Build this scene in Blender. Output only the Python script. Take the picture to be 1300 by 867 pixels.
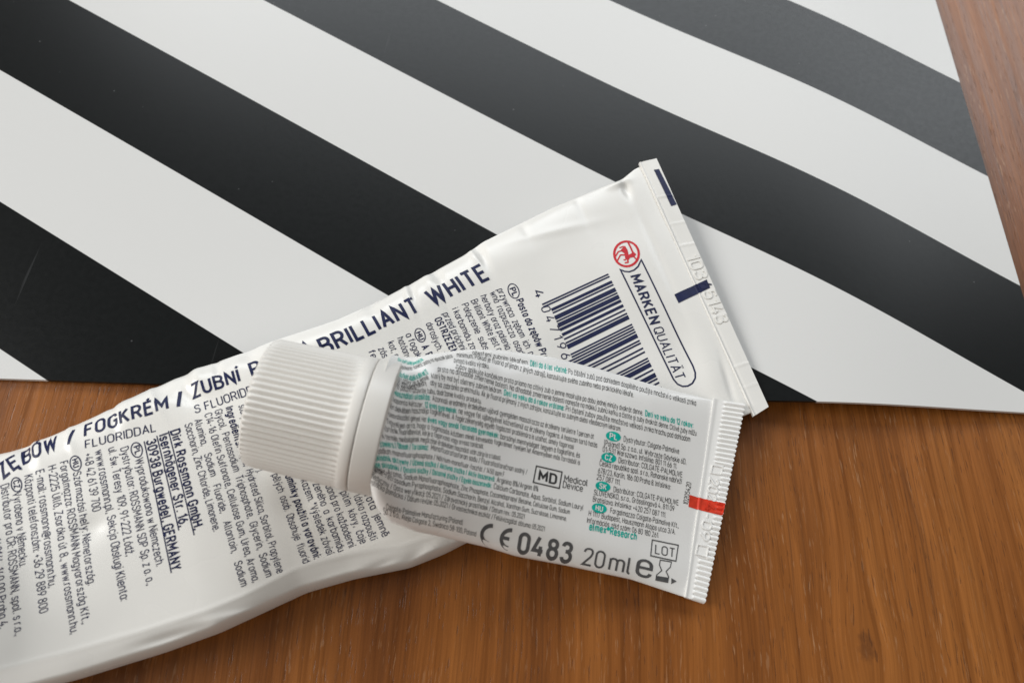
import bpy, bmesh, math, random
import numpy as np
from mathutils import Vector, Matrix
from mathutils.bvhtree import BVHTree

for o in list(bpy.data.objects):
    bpy.data.objects.remove(o)
scene = bpy.context.scene
col = scene.collection
MM = 0.001

# ------------------------------------------------------------------ camera
PITCH, ROLL, CAM_H = math.radians(65.0), math.radians(7.4), 142.0
_r0 = Vector((1, 0, 0)); _u0 = Vector((0, math.sin(PITCH), math.cos(PITCH)))
_f = Vector((0, math.cos(PITCH), -math.sin(PITCH)))
_r = _r0 * math.cos(ROLL) + _u0 * math.sin(ROLL)
_u = _u0 * math.cos(ROLL) - _r0 * math.sin(ROLL)
cam_data = bpy.data.cameras.new('camera')
cam = bpy.data.objects.new('camera', cam_data)
col.objects.link(cam)
m = Matrix((_r, _u, -_f)).transposed().to_4x4()
m.translation = Vector((0, 0, CAM_H * MM))
cam.matrix_world = m
cam_data.sensor_width = 36.0
cam_data.lens = 977.0 / 1300.0 * 36.0
cam_data.clip_start = 0.005
cam_data.clip_end = 20.0
cam_data.dof.use_dof = True
cam_data.dof.focus_distance = 0.1495
cam_data.dof.aperture_fstop = 20.0
scene.camera = cam

# ------------------------------------------------------------------ room light
world = bpy.data.worlds.new('World')
scene.world = world
world.use_nodes = True
bg = world.node_tree.nodes['Background']
bg.inputs['Color'].default_value = (1.0, 0.96, 0.91, 1)
bg.inputs['Strength'].default_value = 0.17

def area(name, loc, target, sx, sy, power, colour):
    d = bpy.data.lights.new(name, 'AREA')
    d.shape = 'RECTANGLE'; d.size = sx; d.size_y = sy
    d.energy = power; d.color = colour
    o = bpy.data.objects.new(name, d); col.objects.link(o)
    o.location = loc
    o.rotation_euler = (Vector(target) - Vector(loc)).to_track_quat('-Z', 'Y').to_euler()
    return o
# daylight from a tall window beyond the far side of the table, and a weaker one to the left
area('window_light', (0.18, 1.65, 1.20), (0.0, 0.06, 0.0), 2.9, 0.72, 32.0, (0.91, 0.96, 1.0))
area('side_window_light', (-1.60, 0.02, 0.95), (-0.02, 0.05, 0.0), 0.9, 0.8, 24.0, (0.995, 0.985, 0.965))
area('fill_light', (-0.90, -1.20, 1.15), (0.0, 0.04, 0.0), 1.0, 0.9, 7.0, (1.0, 0.96, 0.90))  # unseen fill lamp, added to brighten the near and left faces

scene.view_settings.view_transform = 'Standard'
scene.view_settings.look = 'None'
scene.view_settings.exposure = 0.0
scene.view_settings.gamma = 1.0
scene.view_settings.use_curve_mapping = False

# ------------------------------------------------------------------ measured data (millimetres)
BIG_UP = [(23.37, 109.44, 6.4), (21.83, 108.26, 6.5), (19.22, 105, 6.6), (14.26, 101.62, 6.7), (4.64, 94.85, 6.9), (-4.53, 87.43, 7), (-8.67, 84.03, 7.1), (-11.75, 80.47, 7.2), (-18.07, 74.84, 7.3), (-26.93, 67.27, 7.3), (-33.66, 62.35, 7.2), (-45.19, 55.99, 6.8), (-51.03, 52.28, 6.6), (-58.67, 47.58, 6.4), (-66.53, 42, 6.2), (-71.77, 37.98, 6), (-78.16, 33.58, 5.8), (-82.19, 31.01, 5.7), (-84.55, 29.7, 5.6), (-87.06, 28.81, 5.5), (-93.78, 24.54, 5.3), (-99.03, 20.66, 5.2)]
BIG_LOW = [(48.27, 56.27, 4), (33.55, 47.39, 3.6), (20.62, 39.52, 3.2), (9.6, 32.25, 3), (2.92, 27.96, 3), (-3.7, 24.54, 2.6), (-6.89, 22.34, 2.6), (-12.64, 19.17, 2.6), (-21.74, 16.16, 2.6), (-29.21, 12.97, 2.8), (-36.01, 8.47, 3.6), (-41.55, 4.9, 4), (-49.43, 0.89, 4.2), (-61.6, -4.58, 4.4), (-74.67, -9.66, 4.5), (-81.93, -12.95, 4.5)]
BIG_SEAL = [(22.63, 109.89, 6.5), (26.44, 111.75, 6.3), (47.94, 55.09, 4), (50.95, 57.49, 3.9)]
BIG_ORIGIN = (-1.25, 59.33)
BIG_DENTS = [(-9.3, 81.5, -1.07, 5, 1, -0.55), (-10.4, 80.4, -0.94, 4, 0.9, 0.35), (-17.0, 74.8, -0.98, 4, 1, -0.4), (-28.3, 66.0, -1.04, 4, 1.2, -0.35), (-18.7, 73.5, -0.97, 4, 1.2, 0.3), (20.1, 102.7, -1.22, 2.2, 0.9, -0.5), (18.4, 103.7, 0.59, 2.5, 1, 0.4), (-81.7, 30.0, -0.80, 4, 1.3, -0.6), (-80.1, 31.0, -0.80, 4, 1.3, 0.4), (-58.1, 46.5, -1.04, 5, 1.4, -0.4), (-56.3, 47.7, -0.97, 5, 1.5, 0.35), (-60.8, 42.8, 0.03, 4, 2.2, -0.45), (-64.4, 43.1, -0.94, 5, 2, 0.35), (-54.7, 42.1, -0.13, 3.5, 1.8, -0.5), (-48.2, 53.3, -1.05, 5, 1.5, -0.4), (-66.9, 39.7, -0.93, 5, 1.4, 0.3), (-64.9, 17.8, 0.61, 3, 2, -0.35), (-41.4, 32.7, -0.90, 3, 2, -0.45), (-32.3, 26.9, -0.19, 3.5, 2.5, -0.4), (-42.7, 3.1, 0.25, 2.6, 0.9, -0.45), (-40.1, 5.2, -0.30, 2, 1, 0.3), (-20.5, 16.4, 0.45, 3, 1, 0.3), (-12.4, 19.7, 0.66, 3, 1, -0.4), (-9.4, 21.7, 0.67, 3, 1.1, 0.35), (-27.2, 13.2, 0.60, 5, 0.9, 0.25), (-0.8, 56.8, -0.49, 16, 9, 0.35), (33.7, 66.7, -1.10, 9, 4, -0.35), (39.2, 62.4, -1.25, 8, 3, 0.3), (14.9, 91.4, 0.66, 14, 7, -0.35), (-62.9, 9.8, -0.30, 12, 9, 0.4), (-72.2, 13.7, -0.56, 10, 7, -0.3), (-37.0, 15.6, 0.69, 12, 7, 0.3), (-21.0, 70.6, -1.15, 5, 0.6, -0.3), (-21.9, 70.1, -1.15, 5, 0.6, 0.25), (-1.0, 88.6, -1.08, 4, 0.8, -0.12), (10.4, 96.3, -1.14, 5, 0.9, -0.12), (-68.6, 38.2, -0.97, 5, 0.6, -0.28), (-74.7, 33.8, -0.92, 5, 0.6, 0.25), (-61.8, 41.6, -0.82, 5, 0.6, 0.25), (-52.2, 48.2, -0.98, 5, 0.6, -0.28), (-33.1, 10.4, 0.45, 3, 0.6, -0.3), (-18.8, 17.6, 0.51, 4, 0.6, -0.3), (-38.8, 7.6, 0.35, 4, 0.6, 0.25), (-48.4, 3.0, 0.41, 4, 0.6, -0.25), (-9.9, 62.1, -0.94, 7, 0.8, -0.15), (-22.0, 20.1, 0.37, 6, 0.8, 0.2), (28.4, 85.7, -1.14, 12, 0.9, -0.12), (43.0, 61.3, -1.26, 5, 0.7, -0.25), (5.3, 88.0, 0.48, 9, 0.9, 0.12)]
SMALL_UP = [(-19.22, 50.43, 20.4), (-15.72, 51.06, 19.4), (-11.96, 53.01, 17.9), (-6.73, 55.61, 15.8), (-1.16, 57.25, 13.9), (7.66, 58.16, 11.8), (16.81, 58.05, 9.8), (30.93, 57.12, 7), (39.71, 56.85, 5.4)]
SMALL_LOW = [(-18.66, 26.7, 20.4), (-17.66, 25.18, 18.8), (-15.99, 24.06, 16.8), (-11.99, 23.48, 14), (-7.5, 23.53, 12), (0.52, 23.27, 9), (5.39, 22.7, 7.4), (14.45, 22.54, 5.6), (25.87, 21.98, 3.6), (36.05, 20.38, 2)]
SMALL_SEAL = [(39.74, 57.05, 5.3), (45.95, 57.04, 5), (35.94, 20.37, 1.9), (39.53, 19.78, 1.6)]
SMALL_ORIGIN = (10.59, 40.12)
SMALL_DENTS = [(-16.3, 48.9, -1.28, 11, 3.4, -1), (-11.8, 40.7, -1.22, 9, 3.4, -0.8), (-7.7, 50.1, -1.13, 10, 6, 0.9), (-15.9, 37.3, -1.30, 13, 2.2, -2.6), (-11.2, 40.1, -1.25, 13, 2.4, 1.5), (10.0, 35.9, -0.07, 25, 7, -0.5), (-0.8, 55.5, 0.03, 20, 4, 0.5), (24.4, 25.5, -0.07, 16, 3, 0.3), (4.4, 24.2, -0.07, 12, 3, -0.5)]
CAP_END = (-39.2, 39.21, 22.9)
CAP_FLANGE = (-22.1, 38.14, 21.2)
COLLAR_END = (-18.65, 38, 20.4)
CAP_R = (10.45, 10.85)
MAT_CORNER = np.array([110.85, 65.11])
STRIPE_ANG = 1.1432
STRIPES = [-46.5, -20.8, 4.9, 29.13, 54.9, 79.75, 106.0, 130.6, 155.6, 180.2, 206, 231]
KNOT = (70.0, 10.1)
PRINT = [
    ('big', ('product_name', 'navy', 0, 0), 'T', 'ZĘBÓW', 't', [(-80.8, -35.4), (-78.63, -32.49), (-73.5, -29.06)], 2.913),
    ('big', ('product_name', 'navy', 0, 0), 'T', '/', 't', [(-71.99, -28.38), (-70.73, -27.66)], 2.598),
    ('big', ('product_name', 'navy', 0, 0), 'T', 'FOGKRÉM', 't', [(-69.63, -26.67), (-56.45, -20.11)], 2.414),
    ('big', ('product_name', 'navy', 0, 0), 'T', '/', 't', [(-55.32, -19.63), (-53.97, -18.61)], 2.756),
    ('big', ('product_name', 'navy', 0, 0), 'T', 'ZUBNÍ', 't', [(-53.4, -17.59), (-45.56, -13.27)], 2.408),
    ('big', ('product_name', 'navy', 0, 0), 'T', 'PASTA', 't', [(-44.1, -12.19), (-34.37, -6.02)], 2.613),
    ('big', ('product_name', 'navy', 0, 0), 'T', 'BRILLIANT', 't', [(-32.45, -6.32), (-16.79, 5.34)], 3.265),
    ('big', ('product_name', 'navy', 0, 0), 'T', 'WHITE', 't', [(-14.64, 6.88), (-4.79, 15.09)], 3.411),
    ('big', ('fluoride_subtitle', 'navy', 0, 0), 'T', 'FLUORIDDAL', 'm', [(-68.67, -28.69), (-57.55, -24.33)], 1.361),
    ('big', ('fluoride_subtitle', 'navy', 0, 0), 'T', 'S FLUORIDEM', 'm', [(-51.83, -20.35), (-41.76, -14.6)], 1.518),
    ('big', ('maker_address', 'navy', 0, 0), 'T', 'Dirk Rossmann GmbH,', 'b', [(-55.08, -24.01), (-46.82, -39.7)], 1.458),
    ('big', ('maker_address', 'navy', 0, 0), 'T', 'Isernhägener Str. 16,', 'b', [(-56.83, -24.99), (-49.3, -39.5)], 1.475),
    ('big', ('maker_address', 'navy', 0, 0), 'T', '30938 Burgwedel, GERMANY', 'b', [(-58.7, -26.17), (-48.65, -46.48)], 1.455),
    ('big', ('maker_address', 'navy', 0, 0), 'S', [(-55.46, -24.06), (-46.69, -40.45)], 0.179, False),
    ('big', ('maker_address', 'navy', 0, 0), 'S', [(-57.21, -25.1), (-49.35, -40.02)], 0.18, False),
    ('big', ('maker_address', 'navy', 0, 0), 'S', [(-59.08, -26.29), (-48.71, -46.73)], 0.181, False),
    ('big', ('address_lines', 'navy', 0, 0), 'T', 'Wyprodukowano w Niemczech.', 's', [(-59.68, -29.49), (-51.32, -46.08)], 1.278),
    ('big', ('address_lines', 'navy', 0, 0), 'T', 'Dystrybutor: ROSSMANN SDP Sp. z o. o.,', 's', [(-62.73, -27.96), (-51.95, -49.11)], 1.278),
    ('big', ('address_lines', 'navy', 0, 0), 'T', 'ul. św. Teresy 109, 91-222 Łódź,', 's', [(-64.75, -28.22), (-56.44, -45.13)], 1.287),
    ('big', ('address_lines', 'navy', 0, 0), 'T', 'www.rossmann.pl, Sekcja Obsługi Klienta:', 's', [(-66.81, -28.94), (-55.29, -51.94)], 1.33),
    ('big', ('address_lines', 'navy', 0, 0), 'T', '+48 42 61 39 700', 's', [(-68.47, -29.76), (-64.06, -38.91)], 1.308),
    ('big', ('address_lines', 'navy', 0, 0), 'T', 'Származási hely: Németország.', 's', [(-69.33, -32.98), (-61.04, -50.25)], 1.231),
    ('big', ('address_lines', 'navy', 0, 0), 'T', 'Forgalmazza: ROSSMANN Magyarország Kft.,', 's', [(-72.12, -31.56), (-60.22, -55.97)], 1.257),
    ('big', ('address_lines', 'navy', 0, 0), 'T', 'H-2225 Üllő, Zsaróka út 8., www.rossmann.hu,', 's', [(-73.85, -32.46), (-61.54, -57.64)], 1.281),
    ('big', ('address_lines', 'navy', 0, 0), 'T', 'E-mail: rossmann@rossmann.hu,', 's', [(-75.65, -33.46), (-67.22, -51.33)], 1.322),
    ('big', ('address_lines', 'navy', 0, 0), 'T', 'Központi telefonszám: +36 29 889 800', 's', [(-77.3, -34.46), (-67.34, -55.29)], 1.32),
    ('big', ('address_lines', 'navy', 0, 0), 'T', 'Vyrobeno v Německu.', 's', [(-78.19, -37.48), (-73.03, -48.82)], 1.328),
    ('big', ('address_lines', 'navy', 0, 0), 'T', 'Distributor pro ČR: ROSSMANN, spol. s r.o.,', 's', [(-80.7, -36.45), (-70.09, -58.88)], 1.308),
    ('big', ('address_lines', 'navy', 0, 0), 'T', 'Vyskočilova 1481/4, 140 00 Praha 4,', 's', [(-82.4, -38.22), (-72.85, -58.16)], 1.306),
    ('big', ('address_lines', 'navy', 0, 0), 'T', 'www.rossmann.cz, Zákaznická linka', 's', [(-84.2, -39.22), (-74.49, -59.28)], 1.306),
    ('big', ('language_mark', 'navy', 0, 1), 'S', [(-59.07, -27.59), (-58.96, -27.86), (-58.9, -28.13), (-58.88, -28.38), (-58.92, -28.62), (-59.01, -28.82), (-59.14, -28.97), (-59.32, -29.06), (-59.52, -29.1), (-59.74, -29.08), (-59.97, -29.0), (-60.2, -28.86), (-60.42, -28.68), (-60.61, -28.45), (-60.76, -28.2), (-60.88, -27.93), (-60.94, -27.66), (-60.95, -27.4), (-60.91, -27.16), (-60.82, -26.97), (-60.69, -26.82), (-60.51, -26.72), (-60.31, -26.68), (-60.08, -26.7), (-59.85, -26.78), (-59.63, -26.92), (-59.41, -27.11), (-59.22, -27.33)], 0.181, True),
    ('big', ('language_mark', 'navy', 0, 1), 'T', 'PL', 'b', [(-60.61, -27.44), (-59.86, -28.7)], 0.886),
    ('big', ('language_mark', 'navy', 0, 2), 'S', [(-68.58, -31.11), (-68.47, -31.38), (-68.4, -31.65), (-68.39, -31.9), (-68.43, -32.13), (-68.52, -32.32), (-68.66, -32.46), (-68.84, -32.55), (-69.04, -32.58), (-69.27, -32.55), (-69.5, -32.46), (-69.73, -32.32), (-69.95, -32.13), (-70.14, -31.9), (-70.3, -31.64), (-70.41, -31.37), (-70.48, -31.11), (-70.49, -30.85), (-70.44, -30.63), (-70.34, -30.44), (-70.19, -30.3), (-70.01, -30.21), (-69.81, -30.18), (-69.59, -30.21), (-69.36, -30.3), (-69.14, -30.44), (-68.93, -30.63), (-68.74, -30.86)], 0.185, True),
    ('big', ('language_mark', 'navy', 0, 2), 'T', 'HU', 'b', [(-70.22, -30.87), (-69.43, -32.25)], 0.905),
    ('big', ('language_mark', 'navy', 0, 3), 'S', [(-77.28, -35.81), (-77.18, -36.06), (-77.12, -36.31), (-77.11, -36.54), (-77.15, -36.75), (-77.24, -36.93), (-77.38, -37.05), (-77.54, -37.13), (-77.74, -37.15), (-77.95, -37.11), (-78.17, -37.02), (-78.39, -36.88), (-78.6, -36.7), (-78.78, -36.48), (-78.92, -36.24), (-79.03, -35.99), (-79.09, -35.73), (-79.1, -35.5), (-79.06, -35.29), (-78.97, -35.11), (-78.84, -34.98), (-78.67, -34.91), (-78.47, -34.89), (-78.26, -34.92), (-78.03, -35.01), (-77.81, -35.16), (-77.61, -35.34), (-77.43, -35.56)], 0.19, True),
    ('big', ('language_mark', 'navy', 0, 3), 'T', 'CZ', 'b', [(-78.83, -35.51), (-78.15, -36.82)], 0.852),
    ('big', ('language_mark', 'navy', 0, 4), 'S', [(1.14, 13.99), (1.29, 13.67), (1.39, 13.33), (1.44, 13.0), (1.42, 12.69), (1.35, 12.41), (1.23, 12.17), (1.06, 12.0), (0.85, 11.9), (0.61, 11.87), (0.36, 11.91), (0.1, 12.03), (-0.15, 12.21), (-0.37, 12.45), (-0.57, 12.74), (-0.72, 13.05), (-0.82, 13.39), (-0.87, 13.72), (-0.86, 14.03), (-0.79, 14.31), (-0.66, 14.55), (-0.49, 14.72), (-0.28, 14.83), (-0.04, 14.86), (0.21, 14.82), (0.47, 14.7), (0.72, 14.52), (0.95, 14.27)], 0.186, True),
    ('big', ('language_mark', 'navy', 0, 4), 'T', 'PL', 'b', [(-0.6, 13.72), (0.34, 12.27)], 1.079),
    ('big', ('language_mark', 'navy', 0, 5), 'S', [(-15.24, 1.11), (-15.09, 0.84), (-14.99, 0.55), (-14.94, 0.26), (-14.94, -0.01), (-14.99, -0.24), (-15.09, -0.44), (-15.23, -0.58), (-15.41, -0.67), (-15.62, -0.69), (-15.84, -0.65), (-16.07, -0.54), (-16.3, -0.38), (-16.51, -0.17), (-16.69, 0.08), (-16.84, 0.35), (-16.94, 0.64), (-16.99, 0.92), (-16.99, 1.19), (-16.94, 1.43), (-16.84, 1.63), (-16.7, 1.77), (-16.52, 1.86), (-16.31, 1.88), (-16.09, 1.84), (-15.86, 1.74), (-15.63, 1.58), (-15.42, 1.36)], 0.178, True),
    ('big', ('language_mark', 'navy', 0, 5), 'T', 'HU', 'b', [(-16.81, 0.94), (-15.83, -0.48)], 0.926),
    ('big', ('ingredients_text', 'navy', 0, 0), 'T', 'sodný fluorid (1450 ppm F).', 's', [(-44.95, -17.9), (-39.37, -28.79)], 1.258),
    ('big', ('ingredients_text', 'navy', 0, 0), 'T', 'Ingredients:', 'b', [(-47.06, -18.59), (-43.5, -25.12)], 1.234),
    ('big', ('ingredients_text', 'navy', 0, 0), 'T', 'Aqua,', 's', [(-43.14, -25.6), (-41.63, -28.09)], 1.193),
    ('big', ('ingredients_text', 'navy', 0, 0), 'T', 'Hydrated Silica, Sorbitol, Propylene', 's', [(-41.21, -28.72), (-32.19, -44.61)], 1.185),
    ('big', ('ingredients_text', 'navy', 0, 0), 'T', 'Glycol,  Pentasodium  Triphosphate,  Glycerin,  Sodium', 's', [(-48.72, -19.43), (-33.79, -45.47)], 1.194),
    ('big', ('ingredients_text', 'navy', 0, 0), 'T', 'C14-16 Olefin Sulfonate, Cellulose Gum, Urea, Aroma,', 's', [(-50.22, -20.33), (-35.63, -46.54)], 1.181),
    ('big', ('ingredients_text', 'navy', 0, 0), 'T', 'Alumina,    Sodium    Fluoride,    Allantoin,    Sodium', 's', [(-51.62, -21.63), (-37.28, -47.45)], 1.181),
    ('big', ('ingredients_text', 'navy', 0, 0), 'T', 'Saccharin, Zinc Chloride, Limonene.', 's', [(-53.03, -22.61), (-43.76, -39.53)], 1.208),
    ('big', ('ingredients_text', 'navy', 0, 0), 'T', 'pělých  osob.  Obsahuje  fluorid', 's', [(-36.77, -28.85), (-28.44, -42.49)], 1.192),
    ('big', ('ingredients_text', 'navy', 0, 0), 'T', 'omínky použití a varování:', 'b', [(-34.52, -28.66), (-26.87, -41.55)], 1.218),
    ('big', ('ingredients_text', 'navy', 0, 0), 'T', 's kazem. *Výsledek závisí', 's', [(-32.34, -28.18), (-24.86, -40.69)], 1.231),
    ('big', ('ingredients_text', 'navy', 0, 0), 'T', 'zeného  a  karbamidu', 's', [(-29.7, -29.26), (-23.15, -39.87)], 1.232),
    ('big', ('ingredients_text', 'navy', 0, 0), 'T', 'daná pro každodenní', 's', [(-27.52, -29.34), (-21.57, -38.99)], 1.24),
    ('big', ('ingredients_text', 'navy', 0, 0), 'T', 'pitím  kávy,  čaje', 's', [(-24.82, -30.01), (-19.79, -38.05)], 1.245),
    ('big', ('ingredients_text', 'navy', 0, 0), 'T', 'látko rozpouští', 's', [(-22.46, -30.33), (-18.2, -37.34)], 1.258),
    ('big', ('ingredients_text', 'navy', 0, 0), 'T', 'ivota  jemně', 's', [(-20.99, -29.44), (-16.31, -36.42)], 1.266),
    ('big', ('usage_text', 'navy', 0, 0), 'T', 'Pasta do zębów Prokud', 'b', [(0.97, 11.53), (8.78, -2.18)], 1.344),
    ('big', ('usage_text', 'navy', 0, 0), 'T', 'przywraca  zębom  ich  na', 's', [(-3.0, 12.96), (5.16, -0.31)], 1.332),
    ('big', ('usage_text', 'navy', 0, 0), 'T', 'wna  rozpuszcza  osady', 's', [(-4.27, 12.06), (3.23, -0.55)], 1.332),
    ('big', ('usage_text', 'navy', 0, 0), 'T', 'herbaty oraz palenia pa', 's', [(-5.98, 10.88), (1.22, -0.95)], 1.324),
    ('big', ('usage_text', 'navy', 0, 0), 'T', 'Brilliant White jest od', 's', [(-7.65, 9.47), (-0.92, -0.73)], 1.328),
    ('big', ('usage_text', 'navy', 0, 0), 'T', 'Połączenie  substa', 's', [(-9.28, 8.29), (-3.07, -1.44)], 1.301),
    ('big', ('usage_text', 'navy', 0, 0), 'T', 'i karbamidu zapo', 's', [(-10.93, 7.01), (-5.4, -1.82)], 1.245),
    ('big', ('usage_text', 'navy', 0, 0), 'T', 'przed próchnicą', 's', [(-12.54, 5.63), (-7.26, -2.36)], 1.317),
    ('big', ('usage_text', 'navy', 0, 0), 'T', 'OSTRZEŻENIE', 'b', [(-13.85, 4.3), (-8.94, -2.98)], 1.267),
    ('big', ('usage_text', 'navy', 0, 0), 'T', 'dorosłych. Z', 's', [(-15.28, 3.06), (-11.75, -2.99)], 1.24),
    ('big', ('usage_text', 'navy', 0, 0), 'T', 'A  P', 'b', [(-15.36, -1.58), (-14.01, -3.54)], 1.226),
    ('big', ('usage_text', 'navy', 0, 0), 'T', 'a fogak', 's', [(-18.65, 0.24), (-15.91, -4.01)], 1.224),
    ('big', ('usage_text', 'navy', 0, 0), 'T', 'hatóany', 's', [(-20.05, -0.78), (-17.8, -4.5)], 1.215),
    ('big', ('usage_text', 'navy', 0, 0), 'T', 'kot, m', 's', [(-21.61, -1.91), (-19.75, -5.0)], 1.212),
    ('big', ('usage_text', 'navy', 0, 0), 'T', 'zás', 's', [(-23.1, -3.36), (-21.92, -5.07)], 1.2),
    ('big', ('usage_text', 'navy', 0, 0), 'T', 'fe', 's', [(-24.71, -4.28), (-23.85, -5.56)], 1.194),
    ('big', ('barcode', 'navy', 0, 0), 'BAR', [(6.12, 11.71), (18.8, 21.21), (31.27, -1.98), (18.49, -11.48)], '4047196073458'),
    ('big', ('barcode', 'navy', 0, 0), 'T', '0 4 7 1 9 6', 'r', [(5.97, 10.89), (11.33, 0.76)], 1.725),
    ('big', ('barcode', 'navy', 0, 0), 'T', '4', 'r', [(4.12, 14.25), (4.91, 12.76)], 1.762),
    ('big', ('barcode', 'navy', 0, 0), 'T', '0 7 3', 'r', [(12.16, -0.72), (14.73, -5.52)], 1.675),
    ('big', ('quality_badge', 'navy', 0, 0), 'T', 'MARKEN', 'B', [(23.38, 21.62), (28.32, 11.54)], 2.045),
    ('big', ('quality_badge', 'navy', 0, 0), 'T', 'QUALITÄT', 'm', [(28.68, 10.84), (33.78, 0.79)], 2.015),
    ('big', ('quality_badge', 'navy', 0, 0), 'S', [(25.5, 25.94), (37.04, 4.34), (37.53, 2.96), (37.56, 1.79), (37.03, 0.64), (36.1, -0.11), (35.08, -0.38), (34.04, -0.08), (33.22, 0.76), (21.26, 22.66), (22.18, 22.43), (23.17, 22.56), (24.13, 23.18), (24.91, 24.2)], 0.315, True),
    ('big', ('emblem', 'red', 0, 0), 'S', [(24.92, 27.25), (24.88, 26.57), (24.72, 25.89), (24.44, 25.26), (24.06, 24.7), (23.59, 24.25), (23.06, 23.91), (22.49, 23.71), (21.92, 23.67), (21.37, 23.77), (20.86, 24.02), (20.43, 24.4), (20.09, 24.91), (19.87, 25.5), (19.77, 26.16), (19.79, 26.85), (19.95, 27.54), (20.22, 28.19), (20.61, 28.76), (21.08, 29.24), (21.61, 29.58), (22.18, 29.78), (22.77, 29.82), (23.32, 29.71), (23.83, 29.44), (24.27, 29.04), (24.6, 28.52), (24.82, 27.92)], 0.498, True),
    ('big', ('emblem', 'red', 0, 0), 'P', [(21.13, 27.53), (21.89, 28.64), (22.51, 27.69), (22.8, 26.54), (23.35, 27.06), (23.79, 27.55), (24.39, 27.01), (23.97, 26.25), (23.17, 25.95), (22.86, 25.35), (22.17, 25.34), (21.87, 26.74), (21.39, 27.04)]),
    ('big', ('emblem', 'red', 0, 0), 'S', [(22.54, 29.6), (23.17, 28.37), (23.77, 27.01)], 0.367, False),
    ('big', ('emblem', 'red', 0, 0), 'S', [(21.38, 27.31), (20.59, 26.88), (19.98, 25.4)], 0.298, False),
    ('big', ('emblem', 'red', 0, 0), 'S', [(22.0, 26.37), (21.09, 26.17), (20.49, 24.58)], 0.297, False),
    ('big', ('emblem', 'red', 0, 0), 'S', [(21.66, 28.46), (20.77, 27.86)], 0.266, False),
    ('big', ('emblem', 'red', 0, 0), 'S', [(22.62, 25.56), (22.77, 24.75), (22.1, 24.45)], 0.329, False),
    ('big', ('emblem', 'red', 0, 0), 'S', [(22.29, 25.23), (21.79, 25.12)], 0.296, False),
    ('big', ('emblem', 'red', 0, 0), 'S', [(23.96, 26.33), (24.45, 25.82)], 0.298, False),
    ('big', ('colour_mark', 'navy', 0, 0), 'Q', [(27.19, 49.16), (28.32, 49.62), (32.59, 41.21), (31.39, 40.55)], 6, 40, 0.07),
    ('big', ('registration_mark', 'navy', 0, 0), 'Q', [(32.79, 19.35), (39.48, 24.06), (40.25, 22.25), (33.76, 17.54)], 40, 8, 0.07),
    ('big', ('embossed_number', 'emb', 0.13, 0), 'T', '103', 'm', [(35.03, 28.74), (37.49, 23.53)], 2.561, 0.02),
    ('big', ('embossed_number', 'navy', 0.06, 0), 'T', '6', 'm', [(37.84, 22.85), (38.46, 21.48)], 2.532, 0.06),
    ('big', ('embossed_number', 'emb', 0.13, 0), 'T', '5143', 'm', [(38.7, 20.97), (41.89, 14.11)], 2.51, 0.02),
    ('small', ('heading_text', 'teal', 0, 0), 'T', 'Dorośli i dzieci powyżej lat', 'y', [(-28.72, 8.12), (-27.9, 8.26), (-26.32, 7.71), (-25.37, 8.2), (-24.61, 9.03)], 0.814),
    ('small', ('small_print', 'grey', 0, 0), 'T', 'Stosowanie: nanieść pastę na opuszek palca', 'x', [(-28.55, 6.85), (-26.34, 6.52), (-24.82, 7.4), (-23.28, 8.86), (-20.09, 10.98)], 0.806),
    ('small', ('heading_text', 'teal', 0, 0), 'T', 'Používání: dospělí a děti od 12', 'y', [(-28.24, 5.3), (-26.95, 4.93), (-25.63, 4.76), (-24.48, 5.49), (-23.37, 6.47)], 0.845),
    ('small', ('small_print', 'grey', 0, 0), 'T', 'na citlivý zub a jemně', 'x', [(-28.13, 4.38), (-26.78, 4.03), (-25.23, 3.87), (-23.09, 5.52)], 0.801),
    ('small', ('small_print', 'grey', 0, 0), 'T', 'po dobu jedné minuty', 'x', [(-28.1, 3.58), (-26.68, 3.43), (-25.13, 3.29), (-23.3, 4.48)], 0.786),
    ('small', ('small_print', 'grey', 0, 0), 'T', 'ošetření zubním lékařem.', 'x', [(-16.99, 12.73), (-14.31, 13.28), (-7.17, 13.93)], 0.927),
    ('small', ('heading_text', 'teal', 0, 0), 'T', 'Děti do 6 let včetně:', 'y', [(-6.87, 13.85), (-0.04, 14.24)], 1.13),
    ('small', ('small_print', 'grey', 0, 0), 'T', 'Po čištění zubů pod dohledem dospělého použijte množství o velikosti zrnka', 'x', [(0.18, 14.23), (8.87, 14.63), (16.9, 14.7), (25.61, 14.75)], 1.117),
    ('small', ('small_print', 'grey', 0, 0), 'T', 'minimum. Pokud je fluorid přijímán z jiných zdrojů, konzultujte svého zubního nebo praktického lékaře.', 'x', [(-19.47, 11.27), (-15.34, 12.16), (-9.99, 12.3), (-3.55, 12.35), (8.94, 13.02), (12.83, 13.07)], 1.006),
    ('small', ('small_print', 'grey', 0, 0), 'T', 'ovnosti kvalita výrobku.', 'x', [(-19.8, 9.97), (-17.71, 10.2), (-13.86, 10.85)], 1.01),
    ('small', ('small_print', 'grey', 0, 0), 'T', 'zubov aplikujte končekom prsta priamo na citlivý zub a jemne masírujte po dobu jednej minúty dvakrát denne.', 'x', [(-19.39, 9.0), (-15.31, 9.06), (-11.05, 9.41), (-5.42, 9.56), (9.14, 9.91), (14.86, 10.06)], 0.948),
    ('small', ('heading_text', 'teal', 0, 0), 'T', 'Deti vo veku do 12 rokov:', 'y', [(15.33, 10.1), (25.21, 10.33)], 1.002),
    ('small', ('small_print', 'grey', 0, 0), 'T', 'prsta na dlhodobé zmiernenie bolesti. Na dlhodobé zmiernenie bolesti naneste na mäkkú zubnú kefku a čistite si zuby dvakrát denne. Citlivé zuby môžu', 'x', [(-22.01, 7.44), (-19.38, 8.03), (-13.65, 8.12), (1.19, 8.45), (25.93, 9.0)], 0.944),
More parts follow.
